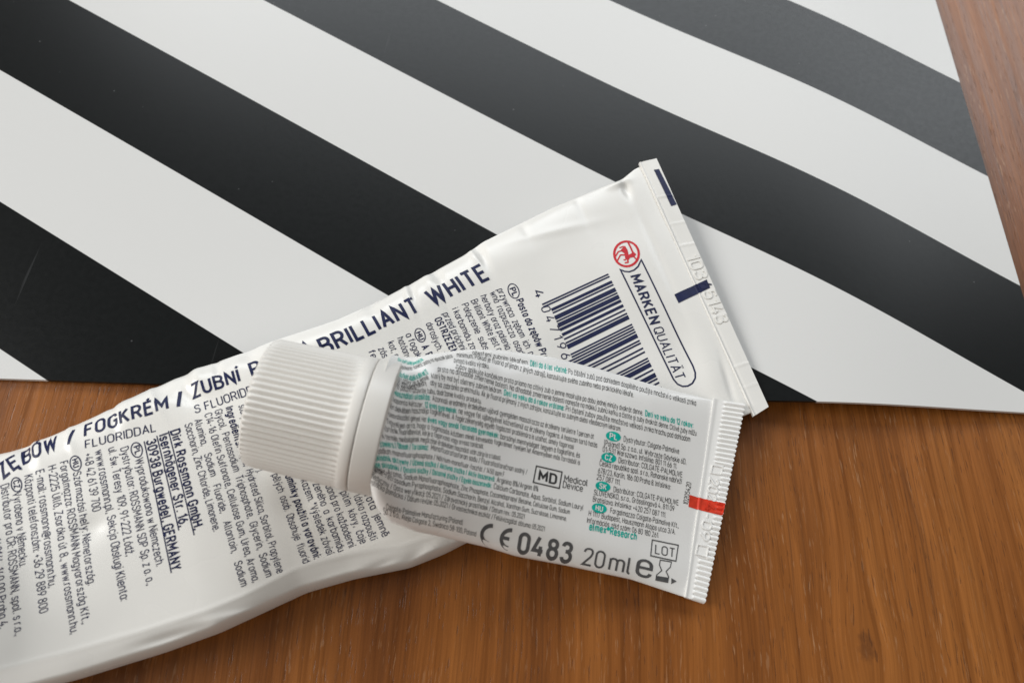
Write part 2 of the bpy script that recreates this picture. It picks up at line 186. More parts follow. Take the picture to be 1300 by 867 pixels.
    ('small', ('small_print', 'grey', 0, 0), 'T', 'ktorý by mal byť ošetrený zubným lekárom.', 'x', [(-22.75, 5.79), (-20.94, 6.33), (-16.14, 6.66), (-11.17, 7.03)], 0.902),
    ('small', ('heading_text', 'teal', 0, 0), 'T', 'Deti vo veku do 6 rokov vrátane:', 'y', [(-10.82, 7.0), (0.01, 7.13)], 0.918),
    ('small', ('small_print', 'grey', 0, 0), 'T', 'Pri čistení zubov použite množstvo veľkosti zrnka hrachu pod dohľadom', 'x', [(0.3, 7.13), (12.56, 7.23), (24.69, 7.57)], 0.963),
    ('small', ('small_print', 'grey', 0, 0), 'T', 'aby sa zabránilo prehltnutiu. Ak je fluorid prijímaný z iných zdrojov, konzultujte so zubným alebo všeobecným lekárom.', 'x', [(-22.76, 4.59), (-17.55, 5.39), (-10.73, 5.75), (-2.88, 5.91), (10.81, 6.0)], 0.895),
    ('small', ('small_print', 'grey', 0, 0), 'T', 'Po použití uzavrite tubu, dodržanie kvality produktu.', 'x', [(-28.13, 2.81), (-26.07, 2.81), (-23.92, 2.83), (-19.54, 3.91), (-14.34, 4.23)], 0.811),
    ('small', ('heading_text', 'teal', 0, 0), 'T', 'Használati utasítás:', 'y', [(-28.09, 1.62), (-25.39, 1.72), (-22.37, 2.1)], 0.85),
    ('small', ('small_print', 'grey', 0, 0), 'T', 'Azonnali eredmény érdekében ujjával gyengéden masszírozza az érzékeny területre 1 percen át', 'x', [(-22.05, 2.15), (-17.71, 2.85), (-10.42, 3.38), (5.86, 3.46)], 0.865),
    ('small', ('small_print', 'grey', 0, 0), 'T', 'naponta kétszer.', 'x', [(-28.09, 0.4), (-25.47, 0.65), (-23.34, 0.73)], 0.772),
    ('small', ('heading_text', 'teal', 0, 0), 'T', '12 éves gyermekek:', 'y', [(-23.03, 0.79), (-18.04, 1.6)], 0.82),
    ('small', ('small_print', 'grey', 0, 0), 'T', 'ne vegye fel ujjbegyével közvetlenül az érzékeny fogakra. A hosszan tartó hatás', 'x', [(-17.79, 1.65), (-10.12, 2.13), (6.66, 2.12)], 0.846),
    ('small', ('small_print', 'grey', 0, 0), 'T', 'érdekében használja fogkefével. A fogérzékenység egyéb fogászati problémára is utalhat, amely fogorvosi', 'x', [(-28.08, -0.93), (-24.06, -0.3), (-19.85, 0.38), (-10.1, 0.95), (2.42, 0.9)], 0.822),
    ('small', ('small_print', 'grey', 0, 0), 'T', 'beavatkozást igényel. Hat', 'x', [(-28.01, -2.31), (-25.75, -1.58), (-22.52, -1.37)], 0.76),
    ('small', ('heading_text', 'teal', 0, 0), 'T', 'éves vagy annál fiatalabb gyermekek:', 'y', [(-22.27, -1.34), (-16.68, -0.62), (-10.73, -0.39)], 0.802),
    ('small', ('small_print', 'grey', 0, 0), 'T', 'borsónyi mennyiséget tegyen a fogkefére, és', 'x', [(-10.46, -0.41), (3.71, -0.29)], 0.847),
    ('small', ('small_print', 'grey', 0, 0), 'T', 'figyeljen arra, hogy a fogmosás közben minél kevesebb fogkrémet nyeljen le! Amennyiben más forrásból is', 'x', [(-28.0, -3.55), (-24.99, -2.52), (-21.87, -2.38), (-9.64, -1.4), (3.85, -1.47)], 0.772),
    ('small', ('small_print', 'grey', 0, 0), 'T', 'történik fluoridbevitel, kérje a fogorvosa vagy orvosa tanácsát.', 'x', [(-28.13, -4.93), (-25.44, -3.62), (-22.09, -3.4), (-12.96, -2.72)], 0.751),
    ('small', ('small_print', 'grey', 0, 0), 'T', 'A termék minőségének megőrzése érdekében használat után zárja le a tubust.', 'x', [(-28.18, -6.22), (-25.27, -4.73), (-21.57, -4.38), (-9.87, -3.79)], 0.761),
    ('small', ('heading_text', 'teal', 0, 0), 'T', 'Zawiera / Obsah / Tartalmaz:', 'y', [(-28.31, -7.44), (-25.67, -5.99), (-21.53, -5.44)], 0.762),
    ('small', ('small_print', 'grey', 0, 0), 'T', 'Monofluorofosforan sodu / Fluorofosforečnan sodný /', 'x', [(-21.17, -5.37), (-14.48, -5.09), (-5.19, -5.0)], 0.795),
    ('small', ('small_print', 'grey', 0, 0), 'T', 'Sodium monofluorophosphate / Nátrium-monofluor-foszfát / 1450 ppm F', 'x', [(-28.48, -8.55), (-25.5, -7.09), (-21.97, -6.76), (-15.6, -6.39), (-8.99, -6.26)], 0.731),
    ('small', ('heading_text', 'teal', 0, 0), 'T', 'Składnik aktywny / Účinná složka / Aktívna zložka / Aktív összetevő:', 'y', [(-28.72, -9.61), (-25.33, -8.19), (-21.31, -7.81), (-15.44, -7.47), (-10.45, -7.37)], 0.73),
    ('small', ('small_print', 'grey', 0, 0), 'T', 'Arginina 8%/Arginin 8%', 'x', [(-10.12, -7.35), (-2.96, -7.31)], 0.804),
    ('small', ('heading_text', 'teal', 0, 0), 'T', 'Inne składniki / Ostatní složky / Ostatné zložky / Egyéb összetevők:', 'y', [(-28.91, -10.58), (-25.7, -9.43), (-22.28, -8.94), (-16.55, -8.71), (-10.84, -8.46)], 0.711),
    ('small', ('small_print', 'grey', 0, 0), 'T', 'Calcium Carbonate, Aqua, Sorbitol, Sodium Lauryl', 'x', [(-10.5, -8.47), (5.23, -8.76)], 0.806),
    ('small', ('small_print', 'grey', 0, 0), 'T', 'Sulfate, Aroma, Sodium Monofluorophosphate, Zinc Phosphate, Cocamidopropyl Betaine, Cellulose Gum, Sodium', 'x', [(-29.27, -11.38), (-26.08, -10.58), (-24.22, -10.08), (-18.0, -10.03), (-8.52, -9.68), (2.94, -9.9)], 0.742),
    ('small', ('small_print', 'grey', 0, 0), 'T', 'Bicarbonate, Tetrasodium Pyrophosphate, Sodium Saccharin, Benzyl Alcohol, Xanthan Gum, Sucralose, Limonene.', 'x', [(-31.07, -10.05), (-26.48, -11.68), (-24.08, -11.08), (-17.86, -11.03), (-8.36, -10.88), (2.52, -11.08)], 0.722),
    ('small', ('small_print', 'grey', 0, 0), 'T', 'Wyrób medyczny / Data weryfikacji: 05.2021 / Zdravotnický prostředek / Datum rev.: 05.2021', 'x', [(-31.2, -11.03), (-26.92, -12.64), (-24.34, -12.14), (-18.59, -12.09), (-12.19, -11.95), (-4.73, -12.06)], 0.703),
    ('small', ('small_print', 'grey', 0, 0), 'T', 'Zdravotnícka pomôcka / Dátum revízie: 05.2021 / Orvostechnikai eszköz / Felülvizsgálat dátuma: 05.2021', 'x', [(-30.68, -12.01), (-26.85, -13.42), (-24.85, -13.16), (-18.47, -13.0), (-10.72, -12.98), (-1.06, -13.31)], 0.695),
    ('small', ('small_print', 'grey', 0, 0), 'T', 'Colgate-Palmolive Manufacturing (Poland)', 'x', [(-26.71, -15.16), (-22.0, -14.91), (-14.78, -14.78)], 0.674),
    ('small', ('small_print', 'grey', 0, 0), 'T', 'Sp. z o.o., Aleja Colgate 2, Świdnica 58-100, Poland', 'x', [(-27.25, -15.59), (-24.35, -15.82), (-18.13, -15.79), (-12.39, -15.91)], 0.64),
    ('small', ('distributor_text', 'grey', 0, 0), 'T', 'Dystrybutor: Colgate-Palmolive', 'x', [(11.51, 4.38), (22.58, 4.8)], 0.932),
    ('small', ('distributor_text', 'grey', 0, 0), 'T', '(Poland) Sp. z o.o., ul. Wybrzeże Gdyńskie 6D,', 'x', [(7.9, 2.82), (24.13, 3.27)], 0.912),
    ('small', ('distributor_text', 'grey', 0, 0), 'T', '01-531 Warszawa. Infolinia: 801 11 66 11.', 'x', [(7.75, 1.68), (22.28, 1.99)], 0.911),
    ('small', ('distributor_text', 'grey', 0, 0), 'T', 'Distributor: COLGATE-PALMOLIVE', 'x', [(10.86, 0.47), (23.49, 0.76)], 0.911),
    ('small', ('distributor_text', 'grey', 0, 0), 'T', 'Česká republika spol. s r.o., Rohanské nábřeží', 'x', [(7.42, -0.8), (23.5, -0.44)], 0.89),
    ('small', ('distributor_text', 'grey', 0, 0), 'T', '678/23, Karlín, 186 00 Praha 8. Infolinka:', 'x', [(7.26, -2.09), (21.29, -1.9)], 0.88),
    ('small', ('distributor_text', 'grey', 0, 0), 'T', '257 087 111.', 'x', [(7.09, -3.2), (11.54, -3.28)], 0.861),
    ('small', ('distributor_text', 'grey', 0, 0), 'T', 'Distribútor: COLGATE-PALMOLIVE', 'x', [(10.44, -4.65), (23.06, -4.33)], 0.878),
    ('small', ('distributor_text', 'grey', 0, 0), 'T', 'SLOVENSKO, s.r.o., Grösslingová 4, 811 09', 'x', [(6.9, -5.86), (22.35, -5.51)], 0.867),
    ('small', ('distributor_text', 'grey', 0, 0), 'T', 'Bratislava. Infolinka: +420 257 087 111.', 'x', [(6.83, -6.99), (20.74, -6.96)], 0.858),
    ('small', ('distributor_text', 'grey', 0, 0), 'T', 'Forgalmazza: Colgate-Palmolive Kft.,', 'x', [(10.18, -8.28), (23.38, -8.28)], 0.871),
    ('small', ('distributor_text', 'grey', 0, 0), 'T', 'H 1117 Budapest, Hauszmann Alajos utca 3/A.', 'x', [(6.31, -9.47), (22.77, -9.5)], 0.86),
    ('small', ('distributor_text', 'grey', 0, 0), 'T', 'Információs zöld szám: 06 80 180 261.', 'x', [(6.15, -10.67), (19.62, -10.69)], 0.849),
    ('small', ('language_oval', 'teal', 0, 6), 'P', [(10.94, 4.78), (10.87, 4.59), (10.74, 4.4), (10.54, 4.23), (10.29, 4.09), (10.01, 3.98), (9.7, 3.91), (9.38, 3.88), (9.06, 3.89), (8.77, 3.95), (8.52, 4.04), (8.31, 4.18), (8.17, 4.34), (8.09, 4.52), (8.08, 4.71), (8.15, 4.91), (8.28, 5.09), (8.47, 5.26), (8.72, 5.41), (9.0, 5.52), (9.31, 5.59), (9.64, 5.63), (9.95, 5.61), (10.24, 5.56), (10.5, 5.46), (10.71, 5.32), (10.85, 5.16), (10.93, 4.98)]),
    ('small', ('language_code', 'white', 0, 6), 'T', 'PL', 'b', [(8.76, 4.3), (10.18, 4.29)], 0.875, 0.085),
    ('small', ('language_oval', 'teal', 0, 7), 'P', [(10.41, 0.89), (10.34, 0.7), (10.21, 0.52), (10.02, 0.36), (9.78, 0.23), (9.5, 0.12), (9.19, 0.06), (8.87, 0.03), (8.57, 0.05), (8.28, 0.11), (8.03, 0.2), (7.82, 0.33), (7.68, 0.49), (7.6, 0.67), (7.59, 0.85), (7.65, 1.04), (7.78, 1.22), (7.97, 1.38), (8.21, 1.52), (8.49, 1.62), (8.8, 1.69), (9.11, 1.71), (9.42, 1.7), (9.71, 1.64), (9.97, 1.54), (10.17, 1.41), (10.32, 1.26), (10.4, 1.08)]),
    ('small', ('language_code', 'white', 0, 7), 'T', 'CZ', 'b', [(8.26, 0.45), (9.67, 0.42)], 0.843, 0.085),
    ('small', ('language_oval', 'teal', 0, 8), 'P', [(9.83, -4.17), (9.77, -4.35), (9.64, -4.52), (9.45, -4.68), (9.21, -4.81), (8.93, -4.91), (8.63, -4.97), (8.32, -4.99), (8.01, -4.96), (7.73, -4.9), (7.48, -4.8), (7.28, -4.67), (7.14, -4.52), (7.06, -4.35), (7.05, -4.16), (7.11, -3.98), (7.24, -3.81), (7.42, -3.65), (7.66, -3.52), (7.94, -3.42), (8.24, -3.36), (8.55, -3.34), (8.86, -3.36), (9.15, -3.42), (9.4, -3.52), (9.6, -3.65), (9.74, -3.81), (9.82, -3.98)]),
    ('small', ('language_code', 'white', 0, 8), 'T', 'SK', 'b', [(7.72, -4.57), (9.1, -4.62)], 0.822, 0.085),
    ('small', ('language_oval', 'teal', 0, 9), 'P', [(9.52, -7.94), (9.46, -8.12), (9.33, -8.29), (9.14, -8.44), (8.91, -8.57), (8.63, -8.66), (8.33, -8.72), (8.02, -8.73), (7.72, -8.71), (7.44, -8.64), (7.19, -8.54), (6.99, -8.41), (6.85, -8.26), (6.77, -8.09), (6.76, -7.91), (6.82, -7.73), (6.95, -7.56), (7.13, -7.41), (7.37, -7.28), (7.64, -7.19), (7.94, -7.13), (8.25, -7.11), (8.56, -7.13), (8.84, -7.2), (9.09, -7.3), (9.29, -7.43), (9.43, -7.58), (9.51, -7.76)]),
    ('small', ('language_code', 'white', 0, 9), 'T', 'HU', 'b', [(7.42, -8.32), (8.8, -8.38)], 0.812, 0.085),
    ('small', ('research_text', 'teal', 0, 0), 'T', 'elmex  Research', 'b', [(6.66, -11.74), (15.46, -11.83)], 1.1),
    ('small', ('research_text', 'teal', 0, 0), 'P', [(10.45, -10.94), (10.42, -11.1), (10.31, -11.23), (10.15, -11.3), (9.99, -11.29), (9.85, -11.2), (9.8, -11.06), (9.82, -10.9), (9.93, -10.77), (10.09, -10.7), (10.26, -10.71), (10.39, -10.8)]),
    ('small', ('print_code', 'grey', 0, 0), 'T', '10205420', 'r', [(24.93, -3.95), (25.38, 0.1)], 0.912),
    ('small', ('medical_device_symbol', 'grey', 0, 0), 'S', [(-3.74, -3.29), (0.83, -3.31), (0.66, -6.08), (-3.95, -6.03)], 0.204, True),
    ('small', ('medical_device_symbol', 'grey', 0, 0), 'T', 'MD', 'b', [(-3.22, -5.44), (0.1, -5.49)], 1.482),
    ('small', ('medical_device_symbol', 'grey', 0, 0), 'T', 'Medical', 's', [(1.35, -4.72), (5.57, -4.67)], 1.016),
    ('small', ('medical_device_symbol', 'grey', 0, 0), 'T', 'Device', 's', [(1.22, -5.78), (4.83, -5.8)], 1.017),
    ('small', ('conformity_mark', 'grey2', 0, 0), 'S', [(-10.09, -16.56), (-10.3, -16.53), (-10.51, -16.49), (-10.7, -16.42), (-10.88, -16.34), (-11.03, -16.24), (-11.17, -16.11), (-11.27, -15.97), (-11.36, -15.81), (-11.41, -15.65), (-11.43, -15.47), (-11.43, -15.29), (-11.39, -15.11), (-11.32, -14.93), (-11.23, -14.75), (-11.11, -14.59), (-10.97, -14.45), (-10.81, -14.32), (-10.63, -14.21), (-10.43, -14.12), (-10.22, -14.05), (-10.01, -14.01), (-9.79, -13.99)], 0.573, False),
    ('small', ('conformity_mark', 'grey2', 0, 0), 'S', [(-6.77, -16.72), (-6.98, -16.69), (-7.18, -16.64), (-7.38, -16.57), (-7.55, -16.47), (-7.71, -16.36), (-7.85, -16.22), (-7.96, -16.07), (-8.04, -15.91), (-8.09, -15.73), (-8.12, -15.55), (-8.11, -15.36), (-8.08, -15.18), (-8.01, -14.99), (-7.92, -14.82), (-7.8, -14.66), (-7.66, -14.51), (-7.5, -14.39), (-7.32, -14.28), (-7.12, -14.19), (-6.92, -14.12), (-6.71, -14.08), (-6.49, -14.07)], 0.577, False),
    ('small', ('conformity_mark', 'grey2', 0, 0), 'S', [(-8.07, -15.36), (-6.78, -15.4)], 0.516, False),
    ('small', ('conformity_mark', 'grey2', 0, 0), 'T', '0483', 'B', [(-5.3, -16.92), (4.29, -17.22)], 2.686),
    ('small', ('volume_text', 'grey2', 0, 0), 'T', '20', 'm', [(5.93, -17.11), (10.12, -17.28)], 2.415),
    ('small', ('volume_text', 'grey2', 0, 0), 'T', 'ml', 'm', [(10.9, -17.29), (14.87, -17.42)], 2.415),
    ('small', ('volume_text', 'grey2', 0, 0), 'T', 'e', 'm', [(15.8, -17.41), (18.92, -17.54)], 3.5),
    ('small', ('lot_symbol', 'grey2', 0, 0), 'S', [(18.44, -11.27), (23.5, -11.25), (23.19, -14.05), (18.34, -13.97)], 0.204, True),
    ('small', ('lot_symbol', 'grey2', 0, 0), 'T', 'LOT', 'm', [(19.07, -13.41), (22.85, -13.44)], 1.45),
    ('small', ('hourglass_symbol', 'grey2', 0, 0), 'S', [(20.2, -14.37), (22.34, -14.33), (22.2, -15.22), (21.45, -16.06), (22.03, -16.88), (21.96, -17.79), (19.75, -17.73), (19.77, -16.9), (20.63, -16.06), (20.1, -15.18)], 0.176, True),
    ('small', ('hourglass_symbol', 'grey2', 0, 0), 'P', [(19.72, -17.04), (22.0, -17.01), (21.97, -17.83), (19.72, -17.76)]),
    ('small', ('arrow_mark', 'grey2', 0, 0), 'P', [(22.56, -16.99), (23.6, -17.37), (22.63, -17.95)]),
    ('small', ('red_mark', 'orange', 0, 0), 'Q', [(25.2, -2.06), (32.04, -2.54), (31.69, -4.82), (25.1, -4.2)], 24, 8),
    ('small', ('embossed_date', 'emb2', 0.13, 0), 'T', '202', 'r', [(29.05, 1.94), (28.54, -2.33)], 1.69, 0.02),
    ('small', ('embossed_date', 'emb2', 0.13, 0), 'T', '-09', 'r', [(28.19, -4.8), (27.58, -9.5)], 1.66, 0.02),
    ('small', ('embossed_date', 'orange', 0.12, 0), 'T', '4', 'r', [(28.45, -2.77), (28.29, -4.21)], 1.68, 0.05),
    ('small', ('embossed_date', 'emb2', 0.13, 0), 'S', [(29.41, 4.2), (31.44, 4.04), (31.12, 2.6), (29.15, 2.69)], 0.153, True, 0.02),
    ('small', ('embossed_date', 'emb2', 0.13, 0), 'S', [(27.26, -10.51), (29.14, -10.61), (28.92, -12.35), (26.97, -12.2)], 0.15, True, 0.02),
]

# ------------------------------------------------------------------ materials
def newmat(name):
    mt = bpy.data.materials.new(name); mt.use_nodes = True
    nt = mt.node_tree
    return mt, nt, nt.nodes['Principled BSDF']

def N(nt, typ, **kw):
    n = nt.nodes.new(typ)
    for k, v in kw.items():
        if k.startswith('i_'):
            key = k[2:]
            n.inputs[int(key) if key.isdigit() else key].default_value = v
        else:
            setattr(n, k, v)
    return n

def ramp(nt, stops, interp='LINEAR'):
    n = nt.nodes.new('ShaderNodeValToRGB')
    cr = n.color_ramp; cr.interpolation = interp
    while len(cr.elements) < len(stops):
        cr.elements.new(0.5)
    for e, (p, c) in zip(cr.elements, stops):
        e.position = p; e.color = (c[0], c[1], c[2], 1) if len(c) == 3 else c
    return n

def math_node(nt, op, a, b=None, c=None):
    n = nt.nodes.new('ShaderNodeMath'); n.operation = op
    for i, v in enumerate((a, b, c)):
        if v is None: continue
        if isinstance(v, (int, float)): n.inputs[i].default_value = v
        else: nt.links.new(v, n.inputs[i])
    return n.outputs[0]

def mix_rgb(nt, fac, a, b, blend='MIX'):
    n = nt.nodes.new('ShaderNodeMix'); n.data_type = 'RGBA'; n.blend_type = blend
    for sock, v in ((n.inputs[0], fac), (n.inputs[6], a), (n.inputs[7], b)):
        if isinstance(v, (int, float)): sock.default_value = v
        elif isinstance(v, tuple): sock.default_value = (v[0], v[1], v[2], 1)
        else: nt.links.new(v, sock)
    return n.outputs[2]

def wood_material():
    mt, nt, b = newmat('walnut_veneer')
    lk = nt.links
    tc = N(nt, 'ShaderNodeTexCoord')
    mp = N(nt, 'ShaderNodeMapping')
    mp.inputs['Rotation'].default_value = (0, 0, math.radians(-5.0))
    mp.inputs['Scale'].default_value = (1000, 1000, 1000)      # millimetres
    lk.new(tc.outputs['Object'], mp.inputs[0])
    # slow wander of the grain
    wn = N(nt, 'ShaderNodeTexNoise', i_Scale=0.011, i_Detail=2.0)
    lk.new(mp.outputs[0], wn.inputs['Vector'])
    sep = N(nt, 'ShaderNodeSeparateXYZ'); lk.new(mp.outputs[0], sep.inputs[0])
    x, y = sep.outputs[0], sep.outputs[1]
    off = math_node(nt, 'MULTIPLY', math_node(nt, 'SUBTRACT', wn.outputs['Fac'], 0.5), 6.0)
    # the grain flows round a small knot
    kx, ky = KNOT
    dx = math_node(nt, 'SUBTRACT', x, kx); dy = math_node(nt, 'SUBTRACT', y, ky)
    r2 = math_node(nt, 'ADD', math_node(nt, 'MULTIPLY', dx, dx), math_node(nt, 'MULTIPLY', math_node(nt, 'MULTIPLY', dy, dy), 0.35))
    fall = math_node(nt, 'POWER', 2.718, math_node(nt, 'MULTIPLY', r2, -1 / 30.0))
    push = math_node(nt, 'MULTIPLY', fall, math_node(nt, 'MULTIPLY', dx, 0.55))
    gx = math_node(nt, 'SUBTRACT', math_node(nt, 'ADD', x, off), push)
    def grain(fx, fy, detail, rough, seed=0.0, dist=0.0):
        c = N(nt, 'ShaderNodeCombineXYZ')
        lk.new(math_node(nt, 'MULTIPLY', gx, fx), c.inputs[0])
        lk.new(math_node(nt, 'MULTIPLY', y, fy), c.inputs[1])
        c.inputs[2].default_value = seed
        n = N(nt, 'ShaderNodeTexNoise', i_Scale=1.0, i_Detail=detail, i_Roughness=rough, i_Distortion=dist)
        lk.new(c.outputs[0], n.inputs['Vector'])
        return n.outputs['Fac']
    bands = grain(0.062, 0.0035, 3.0, 0.55, 3.7)
    streaks = grain(0.60, 0.010, 5.0, 0.68, 9.1)
    fibres = grain(2.6, 0.05, 3.0, 0.6, 1.3)
    r1 = ramp(nt, [(0.30, (0.130, 0.041, 0.0090)), (0.44, (0.215, 0.070, 0.0135)), (0.55, (0.285, 0.097, 0.0190)), (0.72, (0.345, 0.125, 0.0265))])
    lk.new(bands, r1.inputs[0])
    r2_ = ramp(nt, [(0.28, (0.62, 0.57, 0.52)), (0.50, (0.97, 0.97, 0.97)), (0.72, (1.12, 1.12, 1.10))])
    lk.new(streaks, r2_.inputs[0])
    c1 = mix_rgb(nt, 1.0, r1.outputs[0], r2_.outputs[0], 'MULTIPLY')
    r3 = ramp(nt, [(0.3, (0.76, 0.74, 0.71)), (0.7, (1.10, 1.10, 1.10))])
    lk.new(fibres, r3.inputs[0])
    c2 = mix_rgb(nt, 1.0, c1, r3.outputs[0], 'MULTIPLY')
    # thin dark annual lines
    lines = grain(0.16, 0.0045, 1.5, 0.5, 21.0)
    ln = math_node(nt, 'ABSOLUTE', math_node(nt, 'SUBTRACT', math_node(nt, 'FRACT', math_node(nt, 'MULTIPLY', lines, 7.0)), 0.5))
    rl = ramp(nt, [(0.0, (1, 1, 1)), (0.055, (0.25, 0.25, 0.25)), (0.13, (0, 0, 0))]); lk.new(ln, rl.inputs[0])
    lmask = grain(0.05, 0.012, 2.0, 0.5, 33.0)
    rm = ramp(nt, [(0.46, (0, 0, 0)), (0.62, (0.38, 0.38, 0.38))]); lk.new(lmask, rm.inputs[0])
    c3 = mix_rgb(nt, math_node(nt, 'MULTIPLY', rl.outputs[0], rm.outputs[0]), c2, (0.052, 0.021, 0.010))
    # pores catching the light: glints painted in as short pale dashes, grouped
    pores = grain(2.6, 0.24, 2.0, 0.5, 5.5)
    pm = grain(0.12, 0.02, 2.0, 0.5, 44.0)
    rp = ramp(nt, [(0.63, (0, 0, 0)), (0.70, (1, 1, 1))]); lk.new(pores, rp.inputs[0])
    rpm = ramp(nt, [(0.42, (0.12, 0.12, 0.12)), (0.64, (0.5, 0.5, 0.5))]); lk.new(pm, rpm.inputs[0])
    c4 = mix_rgb(nt, math_node(nt, 'MULTIPLY', rp.outputs[0], rpm.outputs[0]), c3, (0.44, 0.25, 0.13))
    dpor = grain(3.4, 0.26, 1.0, 0.5, 15.5)
    rd = ramp(nt, [(0.28, (1, 1, 1)), (0.34, (0, 0, 0))]); lk.new(dpor, rd.inputs[0])
    c5 = mix_rgb(nt, math_node(nt, 'MULTIPLY', rd.outputs[0], 0.45), c4, (0.05, 0.02, 0.010))
    # the knot itself
    rk = ramp(nt, [(0.0, (1, 1, 1)), (0.35, (0.75, 0.75, 0.75)), (1.0, (0, 0, 0))])
    kn = N(nt, 'ShaderNodeTexNoise', i_Scale=0.7, i_Detail=3.0); lk.new(mp.outputs[0], kn.inputs['Vector'])
    lk.new(math_node(nt, 'MULTIPLY', math_node(nt, 'ADD', r2, math_node(nt, 'MULTIPLY', math_node(nt, 'SUBTRACT', kn.outputs['Fac'], 0.5), 6.0)), 1 / 3.0), rk.inputs[0])
    c6 = mix_rgb(nt, math_node(nt, 'MULTIPLY', rk.outputs[0], 0.45), c5, (0.045, 0.016, 0.008))
    lk.new(c6, b.inputs['Base Color'])
    rr = ramp(nt, [(0.3, (0.29,) * 3), (0.7, (0.42,) * 3)]); lk.new(streaks, rr.inputs[0])
    lk.new(rr.outputs[0], b.inputs['Roughness'])
    b.inputs['Specular IOR Level'].default_value = 0.36
    bp = N(nt, 'ShaderNodeBump', i_Strength=0.4, i_Distance=0.0001)
    hsum = math_node(nt, 'SUBTRACT', fibres, math_node(nt, 'MULTIPLY', rd.outputs[0], 0.6))
    lk.new(hsum, bp.inputs['Height']); lk.new(bp.outputs[0], b.inputs['Normal'])
    return mt

def mat_material():
    """printed plastic placemat: diagonal black stripes on milky white"""
    mt, nt, b = newmat('striped_plastic')
    lk = nt.links
    tc = N(nt, 'ShaderNodeTexCoord')
    sep = N(nt, 'ShaderNodeSeparateXYZ'); lk.new(tc.outputs['UV'], sep.inputs[0])
    # UV holds flat sheet coordinates in metres
    ca, sa = math.cos(STRIPE_ANG), math.sin(STRIPE_ANG)
    d = math_node(nt, 'ADD', math_node(nt, 'MULTIPLY', sep.outputs[0], ca), math_node(nt, 'MULTIPLY', sep.outputs[1], sa))
    white, black = (0.685, 0.683, 0.668), (0.0042, 0.0052, 0.0054)
    dm = math_node(nt, 'MULTIPLY', d, 1000.0)
    acc = None
    for k, st in enumerate(STRIPES):                       # ink edge over a tenth of a millimetre
        n = nt.nodes.new('ShaderNodeMapRange'); n.clamp = True
        n.inputs[1].default_value = st - 0.06; n.inputs[2].default_value = st + 0.06
        lk.new(dm, n.inputs[0])
        acc = n.outputs[0] if acc is None else math_node(nt, 'SUBTRACT' if k % 2 else 'ADD', acc, n.outputs[0])
    base = mix_rgb(nt, acc, white, black)
    n1 = N(nt, 'ShaderNodeTexNoise', i_Scale=900.0, i_Detail=3.0)
    lk.new(tc.outputs['Object'], n1.inputs['Vector'])
    # fine scuffs and dust
    mp = N(nt, 'ShaderNodeMapping'); mp.inputs['Rotation'].default_value = (0, 0, math.radians(14)); mp.inputs['Scale'].default_value = (700, 22, 1)
    lk.new(tc.outputs['Object'], mp.inputs[0])
    sc = N(nt, 'ShaderNodeTexNoise', i_Scale=1.0, i_Detail=2.0); lk.new(mp.outputs[0], sc.inputs['Vector'])
    rs = ramp(nt, [(0.74, (0, 0, 0)), (0.80, (1, 1, 1))]); lk.new(sc.outputs['Fac'], rs.inputs[0])
    vo = N(nt, 'ShaderNodeTexVoronoi', i_Scale=260.0); lk.new(tc.outputs['Object'], vo.inputs['Vector'])
    rv = ramp(nt, [(0.035, (1, 1, 1)), (0.055, (0, 0, 0))]); lk.new(vo.outputs['Distance'], rv.inputs[0])
    big = N(nt, 'ShaderNodeTexNoise', i_Scale=55.0, i_Detail=2.0); lk.new(tc.outputs['Object'], big.inputs['Vector'])
    rb = ramp(nt, [(0.52, (0, 0, 0)), (0.62, (1, 1, 1))]); lk.new(big.outputs['Fac'], rb.inputs[0])
    marks = math_node(nt, 'ADD', math_node(nt, 'MULTIPLY', rs.outputs[0], 0.035), math_node(nt, 'MULTIPLY', math_node(nt, 'MULTIPLY', rv.outputs[0], rb.outputs[0]), 0.16))
    c = mix_rgb(nt, marks, base, (0.55, 0.56, 0.57))
    lk.new(c, b.inputs['Base Color'])
    rr = ramp(nt, [(0.3, (0.285,) * 3), (0.7, (0.325,) * 3)]); lk.new(n1.outputs['Fac'], rr.inputs[0])
    lk.new(rr.outputs[0], b.inputs['Roughness'])
    b.inputs['Specular IOR Level'].default_value = 0.26
    bp = N(nt, 'ShaderNodeBump', i_Strength=0.08, i_Distance=0.0001)
    lk.new(n1.outputs['Fac'], bp.inputs['Height']); lk.new(bp.outputs[0], b.inputs['Normal'])
    return mt

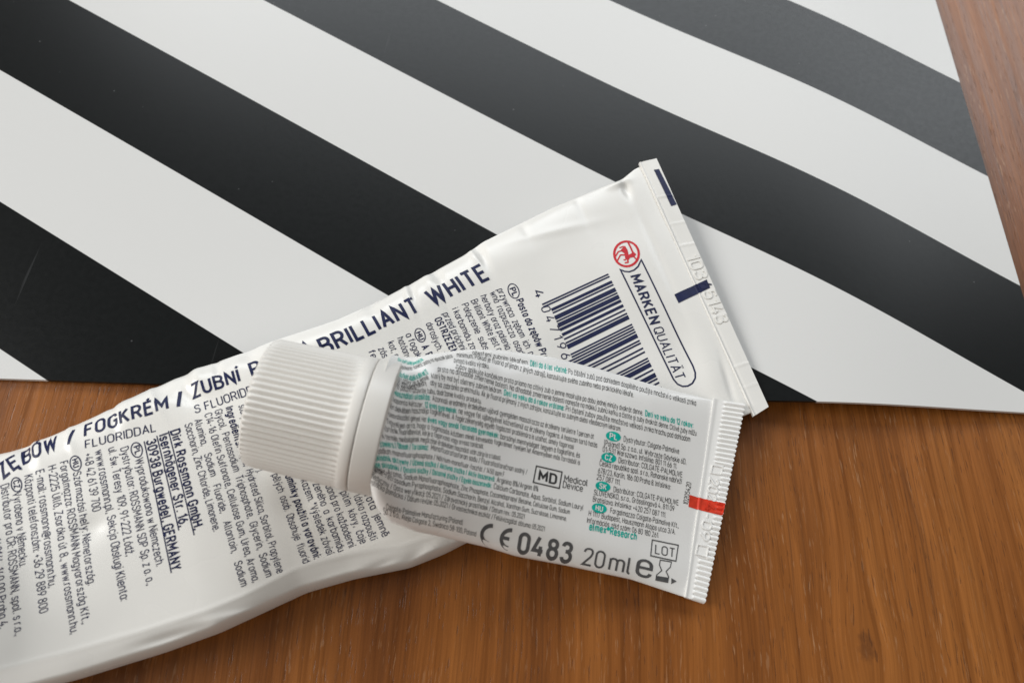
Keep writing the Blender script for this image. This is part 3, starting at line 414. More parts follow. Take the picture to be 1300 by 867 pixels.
def plastic(name, colour, rough, noise=0.0, scale=300.0, sss=0.0, coat=0.0):
    mt, nt, b = newmat(name)
    lk = nt.links
    tc = N(nt, 'ShaderNodeTexCoord')
    n1 = N(nt, 'ShaderNodeTexNoise', i_Scale=scale, i_Detail=4.0); lk.new(tc.outputs['Object'], n1.inputs['Vector'])
    n2 = N(nt, 'ShaderNodeTexNoise', i_Scale=60.0, i_Detail=3.0); lk.new(tc.outputs['Object'], n2.inputs['Vector'])
    v = 0.035
    r = ramp(nt, [(0.3, tuple(c * (1 - v) for c in colour)), (0.7, tuple(min(1, c * (1 + v * .5)) for c in colour))])
    lk.new(n2.outputs['Fac'], r.inputs[0]); lk.new(r.outputs[0], b.inputs['Base Color'])
    rr = ramp(nt, [(0.3, (rough - 0.05,) * 3), (0.7, (rough + 0.06,) * 3)]); lk.new(n2.outputs['Fac'], rr.inputs[0])
    lk.new(rr.outputs[0], b.inputs['Roughness'])
    if noise:
        bp = N(nt, 'ShaderNodeBump', i_Strength=noise, i_Distance=0.0002)
        lk.new(n1.outputs['Fac'], bp.inputs['Height']); lk.new(bp.outputs[0], b.inputs['Normal'])
    if sss:
        b.inputs['Subsurface Weight'].default_value = sss
        b.inputs['Subsurface Radius'].default_value = (1.0, 0.8, 0.6)
        b.inputs['Subsurface Scale'].default_value = 0.0012
    if coat:
        b.inputs['Coat Weight'].default_value = coat
        b.inputs['Coat Roughness'].default_value = 0.12
    return mt

def ink(name, colour, rough=0.45):
    mt, nt, b = newmat(name)
    tc = N(nt, 'ShaderNodeTexCoord')
    n2 = N(nt, 'ShaderNodeTexNoise', i_Scale=900.0, i_Detail=3.0)
    nt.links.new(tc.outputs['Object'], n2.inputs['Vector'])
    r = ramp(nt, [(0.3, tuple(c * 0.85 for c in colour)), (0.75, tuple(c * 1.2 for c in colour))])
    nt.links.new(n2.outputs['Fac'], r.inputs[0]); nt.links.new(r.outputs[0], b.inputs['Base Color'])
    b.inputs['Roughness'].default_value = rough
    b.inputs['Specular IOR Level'].default_value = 0.25
    return mt

M_WOOD = wood_material()
M_MAT = mat_material()
M_TUBE = plastic('white_laminate_tube', (0.82, 0.805, 0.765), 0.27, 0.05, 220.0)
M_TUBE2 = plastic('satin_white_tube', (0.86, 0.85, 0.825), 0.25, 0.05, 260.0)
M_CAP = plastic('moulded_white_cap', (0.75, 0.725, 0.68), 0.40, 0.04, 1500.0)
M_NAVY = ink('navy_ink', (0.011, 0.016, 0.062))
M_GREY = ink('grey_ink', (0.050, 0.049, 0.050))
M_GREY2 = ink('mid_grey_ink', (0.105, 0.104, 0.106))
M_TEAL = ink('teal_ink', (0.001, 0.450, 0.365))
M_RED = ink('red_ink', (0.600, 0.020, 0.030))
M_ORANGE = ink('orange_red_ink', (0.680, 0.050, 0.022))
INKS = {'navy': M_NAVY, 'grey': M_GREY, 'grey2': M_GREY2, 'teal': M_TEAL, 'red': M_RED, 'orange': M_ORANGE, 'white': M_TUBE2, 'emb': M_TUBE, 'emb2': M_TUBE2}

# ------------------------------------------------------------------ object helpers
def link_mesh(name, verts, faces, mat, parent=None, smooth=True, origin=(0, 0, 0)):
    """verts in world millimetres; origin = world mm of the owner"""
    me = bpy.data.meshes.new(name)
    ox, oy, oz = origin
    me.from_pydata([((v[0] - ox) * MM, (v[1] - oy) * MM, (v[2] - oz) * MM) for v in verts], [], faces)
    me.materials.append(mat)
    me.polygons.foreach_set('use_smooth', [smooth] * len(me.polygons))
    me.update()
    o = bpy.data.objects.new(name, me); col.objects.link(o)
    if parent: o.parent = parent
    return o

def thing(name, loc, label, cat):
    o = bpy.data.objects.new(name, None); col.objects.link(o)
    o.location = tuple(c * MM for c in loc)
    o.empty_display_size = 0.01
    o['label'] = label; o['category'] = cat
    return o

# ------------------------------------------------------------------ the table
def box_mesh(x0, x1, y0, y1, z0, z1):
    v = [(x0, y0, z0), (x1, y0, z0), (x1, y1, z0), (x0, y1, z0), (x0, y0, z1), (x1, y0, z1), (x1, y1, z1), (x0, y1, z1)]
    return v, [(3, 2, 1, 0), (4, 5, 6, 7), (0, 1, 5, 4), (1, 2, 6, 5), (2, 3, 7, 6), (3, 0, 4, 7)]
v, f = box_mesh(-480, 420, -330, 520, -28, 0)
table = link_mesh('tabletop', v, f, M_WOOD, smooth=False)
table['kind'] = 'structure'
table['label'] = 'brown walnut table top with fine grain'

# ------------------------------------------------------------------ the placemat
def mat_lift(x, y):
    """height of the mat's underside: it bulges gently off the table"""
    b = 3.2 * math.exp(-((x - 66.0) / 34.0) ** 2)
    c = 0.35 * math.exp(-((x + 70.0) / 50.0) ** 2)
    return 0.15 + b * (0.75 + 0.25 * math.cos((y - 60) / 60.0)) + c
MAT_T = 0.8
EA = math.radians(5.8)
E1 = np.array([math.cos(EA), math.sin(EA)]); E2 = np.array([-math.sin(EA), math.cos(EA)])
def build_mat():
    W_, D_ = 430.0, 290.0
    nu, nv = 130, 80
    us = -W_ + W_ * (1 - (1 - np.linspace(0, 1, nu + 1)) ** 1.5)
    vs = D_ * np.linspace(0, 1, nv + 1) ** 1.3
    R = 3.0
    verts, uvs, idx = [], [], {}
    for top in (1, 0):
        for i, u in enumerate(us):
            for j, vv in enumerate(vs):
                uu, v2 = u, vv
                # rounded corner at the near right
                if u > -R and vv < R:
                    cx, cy = u + R, R - vv
                    q = math.hypot(cx, cy)
                    if q > R: uu, v2 = -R + cx * R / q, R - cy * R / q
                p = MAT_CORNER + E1 * uu + E2 * v2
                z = mat_lift(p[0], p[1]) + (MAT_T if top else 0)
                idx[top, i, j] = len(verts); verts.append((p[0], p[1], z)); uvs.append((p[0] * MM, p[1] * MM))
    faces = []
    for i in range(nu):
        for j in range(nv):
            faces.append((idx[1, i, j], idx[1, i + 1, j], idx[1, i + 1, j + 1], idx[1, i, j + 1]))
            faces.append((idx[0, i, j + 1], idx[0, i + 1, j + 1], idx[0, i + 1, j], idx[0, i, j]))
    for i in range(nu):
        faces.append((idx[0, i, 0], idx[0, i + 1, 0], idx[1, i + 1, 0], idx[1, i, 0]))
        faces.append((idx[1, i, nv], idx[1, i + 1, nv], idx[0, i + 1, nv], idx[0, i, nv]))
    for j in range(nv):
        faces.append((idx[0, nu, j], idx[0, nu, j + 1], idx[1, nu, j + 1], idx[1, nu, j]))
        faces.append((idx[1, 0, j], idx[1, 0, j + 1], idx[0, 0, j + 1], idx[0, 0, j]))
    o = link_mesh('placemat', verts, faces, M_MAT)
    me = o.data
    uv = me.uv_layers.new(name='sheet')
    li = np.empty(len(me.loops), int); me.loops.foreach_get('vertex_index', li)
    uv.data.foreach_set('uv', np.array(uvs)[li].ravel())
    me.set_sharp_from_angle(angle=math.radians(50))
    o['label'] = 'glossy plastic placemat with diagonal black and white stripes on wooden table'
    o['category'] = 'placemat'
    return o
build_mat()

# ------------------------------------------------------------------ lofted tubes
def resample(pts, n, smooth=0):
    p = np.array(pts, float)
    d = np.r_[0, np.cumsum(np.linalg.norm(np.diff(p, axis=0), axis=1))]; d /= d[-1]
    t = np.linspace(0, 1, n)
    q = np.stack([np.interp(t, d, p[:, k]) for k in range(p.shape[1])], 1)
    for _ in range(smooth):
        q[1:-1] = 0.25 * q[:-2] + 0.5 * q[1:-1] + 0.25 * q[2:]
    return q
def prof(tab, n):
    t = np.linspace(0, 1, n)
    y = np.interp(t, [a for a, _ in tab], [b for _, b in tab])
    for _ in range(max(4, n // 12)):
        y[1:-1] = 0.25 * y[:-2] + 0.5 * y[1:-1] + 0.25 * y[2:]
    return y

def dent_sum(dents, x, y):
    """crumples: anisotropic gaussian dents (cx, cy, angle, length, width, depth)"""
    z = 0.0
    for cx, cy, a, L, w, d in dents:
        dx, dy = x - cx, y - cy
        if abs(dx) + abs(dy) > 4 * max(L, w): continue
        c, s = math.cos(a), math.sin(a)
        p, q = (dx * c + dy * s) / L, (-dx * s + dy * c) / w
        z += d * math.exp(-p * p - q * q)
    return z

def loft(A, B, top, bottom, ncr):
    """A, B: edge points per station; top(i,t)/bottom(i,t): heights over the chord for t in 0..1"""
    n = len(A)
    verts, faces, ring = [], [], 2 * ncr
    tt = 0.5 - 0.5 * np.cos(np.linspace(0, math.pi, ncr + 1))
    for i in range(n):
        for k in range(ncr + 1):
            t = tt[k]; p = A[i] + (B[i] - A[i]) * t
            verts.append((p[0], p[1], p[2] + top(i, t, p)))
        for k in range(ncr - 1, 0, -1):
            t = tt[k]; p = A[i] + (B[i] - A[i]) * t
            verts.append((p[0], p[1], p[2] - bottom(i, t, p)))
    for i in range(n - 1):
        for k in range(ring):
            a, b = i * ring + k, i * ring + (k + 1) % ring
            faces.append((a, b, b + ring, a + ring))
    faces.append(tuple(range(ring - 1, -1, -1)))
    faces.append(tuple((n - 1) * ring + k for k in range(ring)))
    return verts, faces

def fix_normals(o, sharp=None):
    bm = bmesh.new(); bm.from_mesh(o.data)
    bmesh.ops.recalc_face_normals(bm, faces=bm.faces)
    bm.to_mesh(o.data); bm.free()
    if sharp: o.data.set_sharp_from_angle(angle=math.radians(sharp))

# ---------------------------------------------------------- large tube
BO = (BIG_ORIGIN[0], BIG_ORIGIN[1], 0.0)
big = thing('toothpaste_tube', BO, 'large flattened white toothpaste tube with navy printing and barcode', 'toothpaste tube')
NB = 400
bA = resample(BIG_UP, NB, 3); bB = resample(BIG_LOW, NB, 6)
b_ht = prof([(0, 0.25), (.05, 0.9), (.12, 1.9), (.25, 3.4), (.38, 4.6), (.5, 5.6), (.6, 6.3), (.7, 6.4), (.85, 5.2), (1, 4.0)], NB)
b_crease = prof([(0, .5), (.3, 2.0), (.5, 3.3), (.58, 3.5), (.66, 2.9), (.74, 3.4), (.86, 3.8), (1, 4.0)], NB)   # mm in from the near edge
rng = random.Random(4)
big_noise = [(rng.uniform(-90, 45), rng.uniform(-10, 105), rng.uniform(0, 3.14), rng.uniform(5, 14), rng.uniform(3, 7), rng.uniform(-.24, .24)) for _ in range(100)]
def big_top(i, t, p):
    w = np.linalg.norm(bB[i] - bA[i]); c = 1 - b_crease[i] / w
    ht = b_ht[i]
    e = (1 - abs(1 - min(t / 0.16, 1.0)) ** 2.2) ** 0.55             # round far shoulder
    if t <= c:
        g = e * (1 - 0.17 * max(0.0, (t - 0.16) / (c - 0.16)))
    else:
        q = max((1 - t) / (1 - c), 0)                                 # folded strip along the near edge
        g = 0.83 * (1 - 0.30 * (1 - q) ** 1.3) * math.sqrt(max(0.0, 1 - (1 - min(q / 0.26, 1.0)) ** 2))
    ridge = 0.09 * math.exp(-((t - c) * w / 0.32) ** 2) * min(1, ht / 2.5)
    edge = min(1.0, t * w / 0.8, (1 - t) * w / 0.8)
    return ht * g + (ridge + 1.5 * dent_sum(BIG_DENTS, p[0], p[1]) + dent_sum(big_noise, p[0], p[1]) * min(1, ht / 3)) * edge
def big_bottom(i, t, p):
    x, y = p[0], p[1]
    d = np.dot(np.array([x, y]) - MAT_CORNER, E2)
    sup = 0.15
    k = min(1.0, max(0.0, (d + 10.0) / 10.0))
    sup += (mat_lift(x, y) + MAT_T) * (k * k * (3 - 2 * k))
    g = min(1.0, (1 - abs(2 * t - 1) ** 3.0))
    return max(0.05, (p[2] - sup)) * g
v, f = loft(bA, bB, big_top, big_bottom, 110)
big_body = link_mesh('body', v, f, M_TUBE, big, origin=BO); fix_normals(big_body, 60)

def ribbon_solid(name, A0, A1, B0, B1, thick, zfun, nu, nv, mat, parent, origin, edgefun=None):
    """flat crimped strip: inner edge A0->B0, outer edge A1->B1"""
    A0, A1, B0, B1 = (np.array(q, float) for q in (A0, A1, B0, B1))
    verts, faces = [], []
    for top in (1, 0):
        for i in range(nu + 1):
            u = i / nu
            for j in range(nv + 1):
                w = j / nv
                ww = w if edgefun is None else w * (1 + edgefun(u) * (w ** 6))
                p = (A0 * (1 - u) + B0 * u) * (1 - ww) + (A1 * (1 - u) + B1 * u) * ww
                dz = zfun(u, w)
                verts.append((p[0], p[1], p[2] + (thick / 2 + dz if top else -thick / 2 + 0.3 * dz)))
    s = (nu + 1) * (nv + 1)
    ix = lambda t, i, j: (0 if t else s) + i * (nv + 1) + j
    for i in range(nu):
        for j in range(nv):
            faces.append((ix(1, i, j), ix(1, i + 1, j), ix(1, i + 1, j + 1), ix(1, i, j + 1)))
            faces.append((ix(0, i, j + 1), ix(0, i + 1, j + 1), ix(0, i + 1, j), ix(0, i, j)))
    for i in range(nu):
        faces.append((ix(0, i, 0), ix(0, i + 1, 0), ix(1, i + 1, 0), ix(1, i, 0)))
        faces.append((ix(1, i, nv), ix(1, i + 1, nv), ix(0, i + 1, nv), ix(0, i, nv)))
    for j in range(nv):
        faces.append((ix(1, 0, j), ix(1, 0, j + 1), ix(0, 0, j + 1), ix(0, 0, j)))
        faces.append((ix(0, nu, j), ix(0, nu, j + 1), ix(1, nu, j + 1), ix(1, nu, j)))
    o = link_mesh(name, verts, faces, mat, parent, origin=origin)
    fix_normals(o, 40)
    return o
def big_seal_z(u, w):
    z = 0.16 * math.exp(-((w - 0.06) / 0.05) ** 2) - 0.08 * math.exp(-((w - 0.17) / 0.06) ** 2)
    for k, uu in enumerate((0.155, 0.27, 0.36, 0.645, 0.83, 0.905)):       # welding-jaw marks
        z += (0.05 if k % 2 else 0.08) * math.exp(-((u - uu - 0.01 * w) / 0.0035) ** 2) * (w > .12)
    z += 0.16 * math.exp(-((w - 0.5) / 0.5) ** 2) * math.sin(u * 9.0 + 0.6) * 0.5
    if w > .1: z += 0.08 / (1 + math.exp((u - 0.158) / 0.004))
    return z
big_seal = ribbon_solid('end_seal', *BIG_SEAL, 0.7, big_seal_z, 220, 20, M_TUBE, big, BO)
# shoulder and screw cap, just past the left edge of the picture
def revolve(profile, p0, p1, n=64, ribs=0, depth=0.0, rib_range=(0, 0), skew=0.0):
    p0, p1 = np.array(p0, float), np.array(p1, float)
    ax = (p1 - p0) / np.linalg.norm(p1 - p0)
    side = np.cross(ax, (0, 0, 1)); side /= np.linalg.norm(side)
    up = np.cross(side, ax)
    verts, faces = [], []
    for (s, r) in profile:
        c = p0 + ax * s
        for k in range(n):
            a = 2 * math.pi * k / n
            rr = r
            if ribs and rib_range[0] < s < rib_range[1]:
                fade = min(1.0, (s - rib_range[0]) / 0.5, (rib_range[1] - s) / 0.5)
                q = 0.5 + 0.5 * math.cos(a * ribs)
                rr = r - depth * fade * (1 - q ** 0.75)
            verts.append(tuple(c + side * rr * math.cos(a) + up * rr * math.sin(a)))
    for i in range(len(profile) - 1):
        for k in range(n):
            a, b = i * n + k, i * n + (k + 1) % n
            faces.append((a, b, b + n, a + n))
    faces.append(tuple(range(n - 1, -1, -1)))
    faces.append(tuple((len(profile) - 1) * n + k for k in range(n)))
    return verts, faces
e0 = (bA[-1] + bB[-1]) / 2; ed = (bA[-1] + bB[-1]) / 2 - (bA[-20] + bB[-20]) / 2; ed[2] = 0; ed /= np.linalg.norm(ed)
e0 = e0 + np.array([0, 0, 14.2 - e0[2]])
v, f = revolve([(-6, 6.0), (0, 13.0), (3, 12), (7, 7.5), (9, 6.0), (13, 6.0)], e0, e0 + ed * 10, 48)
o = link_mesh('shoulder', v, f, M_CAP, big, origin=BO); fix_normals(o, 40)
v, f = revolve([(9.5, 11), (10, 12.6), (11, 13.0), (30, 12.4), (31, 11.5), (31.2, 9)], e0, e0 + ed * 10, 240, 48, 0.5, (12, 29.5))
o = link_mesh('cap', v, f, M_CAP, big, origin=BO); fix_normals(o, 40)

# ---------------------------------------------------------- small tube
SO = (SMALL_ORIGIN[0], SMALL_ORIGIN[1], 0.0)
small = thing('travel_toothpaste_tube', SO, 'small squeezed white tube with ribbed cap and teal print lying across the large tube', 'toothpaste tube')
NS = 170
sA = resample(SMALL_UP, NS, 5); sB = resample(SMALL_LOW, NS, 5)
s_ht = prof([(0, 11.0), (.05, 10.4), (.11, 9.2), (.2, 8.0), (.35, 7.0), (.5, 6.0), (.65, 4.8), (.8, 3.1), (.92, 1.3), (1, .35)], NS)
s_hb = prof([(0, 11.0), (.06, 9.0), (.12, 6.5), (.25, 3.8), (.5, 1.6), (.8, 0.6), (1, .3)], NS)
def s_exp(i):
    k = min(1.0, i / (NS * .14))
    return 2.0 + 0.35 * k
def small_top(i, t, p):
    q = abs(2 * t - 1)
    e = (1 - q ** s_exp(i)) ** (1 / s_exp(i)) if q < 1 else 0
    edge = min(1.0, t * 24 / 1.5, (1 - t) * 24 / 1.5) * min(1.0, i / 6.0)
    return s_ht[i] * e + 1.0 * dent_sum(SMALL_DENTS, p[0], p[1]) * edge
def small_bottom(i, t, p):
    q = abs(2 * t - 1)
    return s_hb[i] * (1 - q ** 2.0) ** 0.5 if q < 1 else 0
v, f = loft(sA, sB, small_top, small_bottom, 60)
small_body = link_mesh('body', v, f, M_TUBE2, small, origin=SO); fix_normals(small_body, 60)
NR = 41
def small_seal_z(u, w):
    lim = 0.34
    if 0.33 < u < 0.80: lim = 0.66
    k = min(1, max(0, (w - lim) / 0.05))
    z = k * 0.36 * (abs(math.sin(math.pi * NR * u)) ** 0.8 - 0.5)
    return z + 0.22 * math.exp(-((w - 0.02) / 0.08) ** 2)
small_seal = ribbon_solid('crimped_end', *SMALL_SEAL, 0.8, small_seal_z, 41 * 8, 22, M_TUBE2, small, SO,
                          lambda u: 0.035 * (abs(math.sin(math.pi * NR * u)) - 0.5))
c0, c1, c2 = (np.array(q, float) for q in (CAP_END, CAP_FLANGE, COLLAR_END))
L = np.linalg.norm(c1 - c0)
c2 = c1 + (c1 - c0) / L * np.linalg.norm(c2 - c1)
RE, RF = CAP_R
pf = [(0.0, RE * .55), (0.0, RE - 1.3), (0.12, RE - 0.7), (0.45, RE - 0.25), (0.9, RE - 0.02)]
pf += [(0.9 + (L - 3.0) * k / 14, RE + (RF - RE) * k / 14) for k in range(1, 15)]
pf += [(L - 1.75, RF + 0.02), (L - 1.60, RF + .12), (L - 0.30, RF + .16), (L - 0.10, RF + .10), (L, RF - 0.02), (L, RF - 2)]
v, f = revolve(pf, c0, c1, 66 * 10, 66, 0.36, (0.5, L - 1.9))
cap = link_mesh('cap', v, f, M_CAP, small, origin=SO); fix_normals(cap, 40)
L2 = np.linalg.norm(c2 - c1)
v, f = revolve([(-0.3, RF - 1.4), (0.10, RF - 0.6), (0.12, RF - .02), (0.28, RF + 0.12), (L2 - 0.15, RF + 0.16), (L2 + .1, RF + 0.08), (L2 + .25, RF - 0.3)], c1, c2, 128)
o = link_mesh('collar', v, f, M_CAP, small, origin=SO); fix_normals(o, 40)

# ------------------------------------------------------------------ printing
def bvh_of(objs):
    vs, fs = [], []
    for o in objs:
        b0 = len(vs)
        vs += [(o.matrix_local @ vv.co) / MM for vv in o.data.vertices]
        fs += [tuple(b0 + q for q in pl.vertices) for pl in o.data.polygons]
    return BVHTree.FromPolygons(vs, fs)
BVH = {'big': bvh_of([big_body, big_seal]), 'small': bvh_of([small_body, small_seal])}
ROOT = {'big': (big, big_body, BO), 'small': (small, small_body, SO)}

def drop(which, x, y, lift):
    bv = BVH[which]
    h = bv.ray_cast(Vector((x, y, 80)), Vector((0, 0, -1)))
    if h[0] is None:
        h = bv.find_nearest(Vector((x, y, 5)))
    return h[0] + Vector((0, 0, 1)) * lift


# single-line lettering: cap height 100; 'r' rounds a corner, 'z' closes a stroke
GLYPHS = {
 'A': (58, '0,0 29,100 58,0|10,32 48,32'), 'B': (54, '0,53 52,53r 52,100r 0,100 0,0 55,0r 55,53r 0,53'), 'C': (54, '54,74 54,100r 0,100r 0,0r 54,0r 54,26'),
 'D': (54, '0,0 54,0r 54,100r 0,100 z'), 'E': (48, '48,100 0,100 0,0 48,0|0,52 42,52'), 'F': (46, '46,100 0,100 0,0|0,50 40,50'),
 'G': (54, '54,76 54,100r 0,100r 0,0r 54,0r 54,48 30,48'), 'H': (54, '0,0 0,100|54,0 54,100|0,51 54,51'), 'I': (0, '0,0 0,100'), 'J': (38, '38,100 38,0r 0,0r 0,22'),
 'K': (54, '0,0 0,100|51,100 0,40|17,60 54,0'), 'L': (44, '0,100 0,0 44,0'), 'M': (68, '0,0 0,100 34,34 68,100 68,0'), 'N': (56, '0,0 0,100 56,0 56,100'),
 'O': (56, '0,0r 56,0r 56,100r 0,100r z'), 'P': (53, '0,0 0,100 53,100r 53,46r 0,46'), 'Q': (56, '0,0r 56,0r 56,100r 0,100r z|32,22 58,-6'),
 'R': (55, '0,0 0,100 53,100r 53,48r 0,48|29,48 55,0'), 'S': (52, '50,78 50,100r 2,100r 2,52r 52,52r 52,0r 0,0r 0,22'), 'T': (54, '0,100 54,100|27,100 27,0'),
 'U': (54, '0,100 0,0r 54,0r 54,100'), 'V': (56, '0,100 28,0 56,100'), 'W': (86, '0,100 21,0 43,88 65,0 86,100'), 'X': (54, '0,0 54,100|0,100 54,0'),
 'Y': (54, '0,100 27,44 54,100|27,44 27,0'), 'Z': (52, '2,100 51,100 0,0 52,0'),
 'a': (44, '0,0r 44,0r 44,72r 0,72r z|44,72 44,0'), 'b': (44, '0,0r 44,0r 44,72r 0,72r z|0,100 0,0'), 'c': (42, '42,54 42,72r 0,72r 0,0r 42,0r 42,18'),
 'd': (44, '0,0r 44,0r 44,72r 0,72r z|44,100 44,0'), 'e': (44, '0,37 44,37 44,72r 0,72r 0,0r 43,0r 43,16'), 'f': (28, '8,0 8,100r 29,100|-3,72 26,72'),
 'g': (44, '0,0r 44,0r 44,72r 0,72r z|44,72 44,-27r 3,-27r 3,-20'), 'h': (44, '0,0 0,100|0,55 0,72r 44,72r 44,0'), 'i': (0, '0,0 0,72|0,88 0,101'),
 'j': (6, '6,72 6,-27r -9,-27|6,88 6,101'), 'k': (42, '0,0 0,100|39,72 0,27|14,43 42,0'), 'l': (12, '0,100 0,0r 13,0'), 'm': (74, '0,0 0,72|0,55 0,72r 37,72r 37,0|37,55 37,72r 74,72r 74,0'),
 'n': (44, '0,0 0,72|0,55 0,72r 44,72r 44,0'), 'o': (44, '0,0r 44,0r 44,72r 0,72r z'), 'p': (44, '0,0r 44,0r 44,72r 0,72r z|0,72 0,-27'), 'q': (44, '0,0r 44,0r 44,72r 0,72r z|44,72 44,-27'),
 'r': (28, '0,0 0,72|0,50 0,72r 28,72'), 's': (40, '38,56 38,72r 1,72r 1,37r 40,37r 40,0r 0,0r 0,16'), 't': (28, '8,92 8,0r 28,0|-3,72 26,72'), 'u': (44, '0,72 0,0r 44,0r 44,17|44,72 44,0'),
 'v': (44, '0,72 22,0 44,72'), 'w': (68, '0,72 17,0 34,62 51,0 68,72'), 'x': (42, '0,0 42,72|0,72 42,0'), 'y': (44, '0,72 23,2|44,72 14,-27 3,-27'), 'z': (40, '1,72 39,72 0,0 40,0'),
 '0': (50, '0,0r 50,0r 50,100r 0,100r z'), '1': (24, '2,78 24,100 24,0'), '2': (50, '1,76 1,100r 49,100r 49,62r 0,0 51,0'), '3': (50, '2,80 2,100r 47,100r 47,54r 18,54|18,54 50,54r 50,0r 0,0r 0,20'),
 '4': (54, '28,100 0,26 54,26|39,52 39,0'), '5': (50, '46,100 5,100 2,50|2,50 2,63r 50,63r 50,0r 0,0r 0,20'), '6': (50, '34,100 4,46|0,0r 50,0r 50,60r 0,60r z'), '7': (50, '0,100 50,100 18,0'),
 '8': (50, '3,54r 47,54r 47,100r 3,100r z|0,0r 50,0r 50,54r 0,54r z'), '9': (50, '16,0 46,54|0,40r 50,40r 50,100r 0,100r z'),
 '.': (0, '0,0 0,13'), ',': (2, '2,13 -2,-14'), ':': (0, '0,0 0,13|0,56 0,69'), '/': (34, '0,-6 34,104'), '-': (26, '0,40 26,40'), '(': (14, '14,108 0,108r 0,-14r 14,-14'), ')': (14, '0,108 14,108r 14,-14r 0,-14'),
 '*': (26, '13,62 13,100|0,72 26,90|0,90 26,72'), '+': (40, '0,44 40,44|20,24 20,64'), '@': (66, '46,20r 22,20r 22,60r 46,60r z|46,62 46,20 66,20r 66,84r 0,84r 0,-14r 52,-14'),
 '%': (66, '0,56r 24,56r 24,100r 0,100r z|42,0r 66,0r 66,44r 42,44r z|8,0 58,100'), '!': (0, '0,0 0,13|0,32 0,100'),
}
ACCENT = {'\u0301': '-5,0 9,18', '\u030c': '-13,17 0,2 13,17', '\u0302': '-13,2 0,17 13,2', '\u0308': '-10,4 -10,16|10,4 10,16', '\u030b': '-14,0 -4,18|4,0 14,18', '\u030a': '-8,2r 8,2r 8,18r -8,18r z', '\u0307': '0,4 0,16'}
def parse_stroke(st):
    toks = st.split(); closed = toks[-1] == 'z'
    if closed: toks = toks[:-1]
    P = [(np.array([float(q) for q in t.rstrip('r').split(',')]), t.endswith('r')) for t in toks]
    n = len(P); out = []
    for i, (p, rnd) in enumerate(P):
        if not rnd: out.append(p); continue
        a, b = P[i - 1][0] - p, P[(i + 1) % n][0] - p
        la, lb = np.linalg.norm(a), np.linalg.norm(b)
        fa = 0.5 if P[i - 1][1] else 1.0; fb = 0.5 if P[(i + 1) % n][1] else 1.0
        r = min(la * fa, lb * fb, 27.0)
        for k in range(6):
            t = math.pi / 2 * k / 5
            out.append(p + a / la * r * (1 - math.sin(t)) + b / lb * r * (1 - math.cos(t)))
    res = [out[0]]
    for q in out[1:]:
        if np.linalg.norm(q - res[-1]) > 1.0: res.append(q)
    return np.array(res), closed
_parsed = {}
def glyph(ch):
    """advance width and list of (polyline, closed) for one character"""
    if ch in _parsed: return _parsed[ch]
    import unicodedata
    if ch == 'ł': base, marks = 'l', ['L']
    elif ch == 'Ł': base, marks = 'L', ['L']
    else:
        d = unicodedata.normalize('NFD', ch); base, marks = d[0], list(d[1:])
    w, st = GLYPHS[base]
    if marks and base in 'ij' and marks[0] != '\u0328': st = st.split('|')[0]
    strokes = [parse_stroke(q) for q in st.split('|')]
    top = 100 if (base.isupper() or base in 'bdfhklt') else 72
    for mk in marks:
        if mk == 'L': strokes.append((np.array([(-11.0, 38.0), (15.0, 60.0)]), False))
        elif mk == '\u0328': strokes.append(parse_stroke('%d,0 %d,-24r %d,-24' % (w - 6, w - 16, w + 4)))
        elif mk in ACCENT:
            for q in ACCENT[mk].split('|'):
                P, c = parse_stroke(q); strokes.append((P + np.array([w / 2, top + 13]), c))
    _parsed[ch] = (w, strokes)
    return _parsed[ch]
# style: stroke width (cap height = 100), longest straight piece
STYLE = {'r': (11, 100), 's': (11.8, 40), 'x': (11.5, 40), 'b': (20, 40), 'y': (20, 40), 't': (19, 20), 'B': (20, 14), 'm': (12, 20), 'l': (9, 60)}
def strip(P, closed, w, maxlen):
    Q = []
    m_ = len(P)
    for i in range(m_ if closed else m_ - 1):
        a, b = P[i], P[(i + 1) % m_]
        k = max(1, int(math.ceil(np.linalg.norm(b - a) / maxlen)))
        Q += [a + (b - a) * q / k for q in range(k)]
    if not closed: Q.append(P[-1])
    n = len(Q); vs, fs = [], []
    C = 4 if maxlen < 30 else 1
    for i in range(n):
        d1 = Q[i] - Q[i - 1] if (closed or i > 0) else Q[1] - Q[0]
        d2 = Q[(i + 1) % n] - Q[i] if (closed or i < n - 1) else d1
        l1, l2 = np.linalg.norm(d1), np.linalg.norm(d2)
        d1 = d1 / max(l1, 1e-9); d2 = d2 / max(l2, 1e-9)
        t = d1 + d2; lt = np.linalg.norm(t)
        t = t / lt if lt > 1e-6 else d1
        nn = np.array([-t[1], t[0]]); k = 1 / max(0.42, abs(nn @ np.array([-d1[1], d1[0]])))
        vs += [Q[i] + nn * w * k * (0.5 - c / C) for c in range(C + 1)]
    for i in range(n if closed else n - 1):
        a, b = (C + 1) * i, (C + 1) * ((i + 1) % n)
        fs += [(a + c, a + c + 1, b + c + 1, b + c) for c in range(C)]
    return vs, fs
def layout(text, style):
    """flat text mesh: verts (x, y, layer) with cap height 1"""
    sw, ml = STYLE[style]
    x = 0.0; vs, fs = [], []
    for ch in text:
        if ch == ' ': x += 34; continue
        w, strokes = glyph(ch)
        x += sw * 0.5
        for k, (P, c) in enumerate(strokes):
            a, b = strip(P, c, sw, ml); o_ = len(vs)
            vs += [(q[0] + x, q[1], k) for q in a]; fs += [tuple(o_ + t for t in fc) for fc in b]
        x += w + sw * 0.5 + (12 if sw < 18 else 12)
    A = np.array(vs, float) if vs else np.zeros((0, 3))
    if len(A): A[:, :2] /= 100.0
    return A, fs

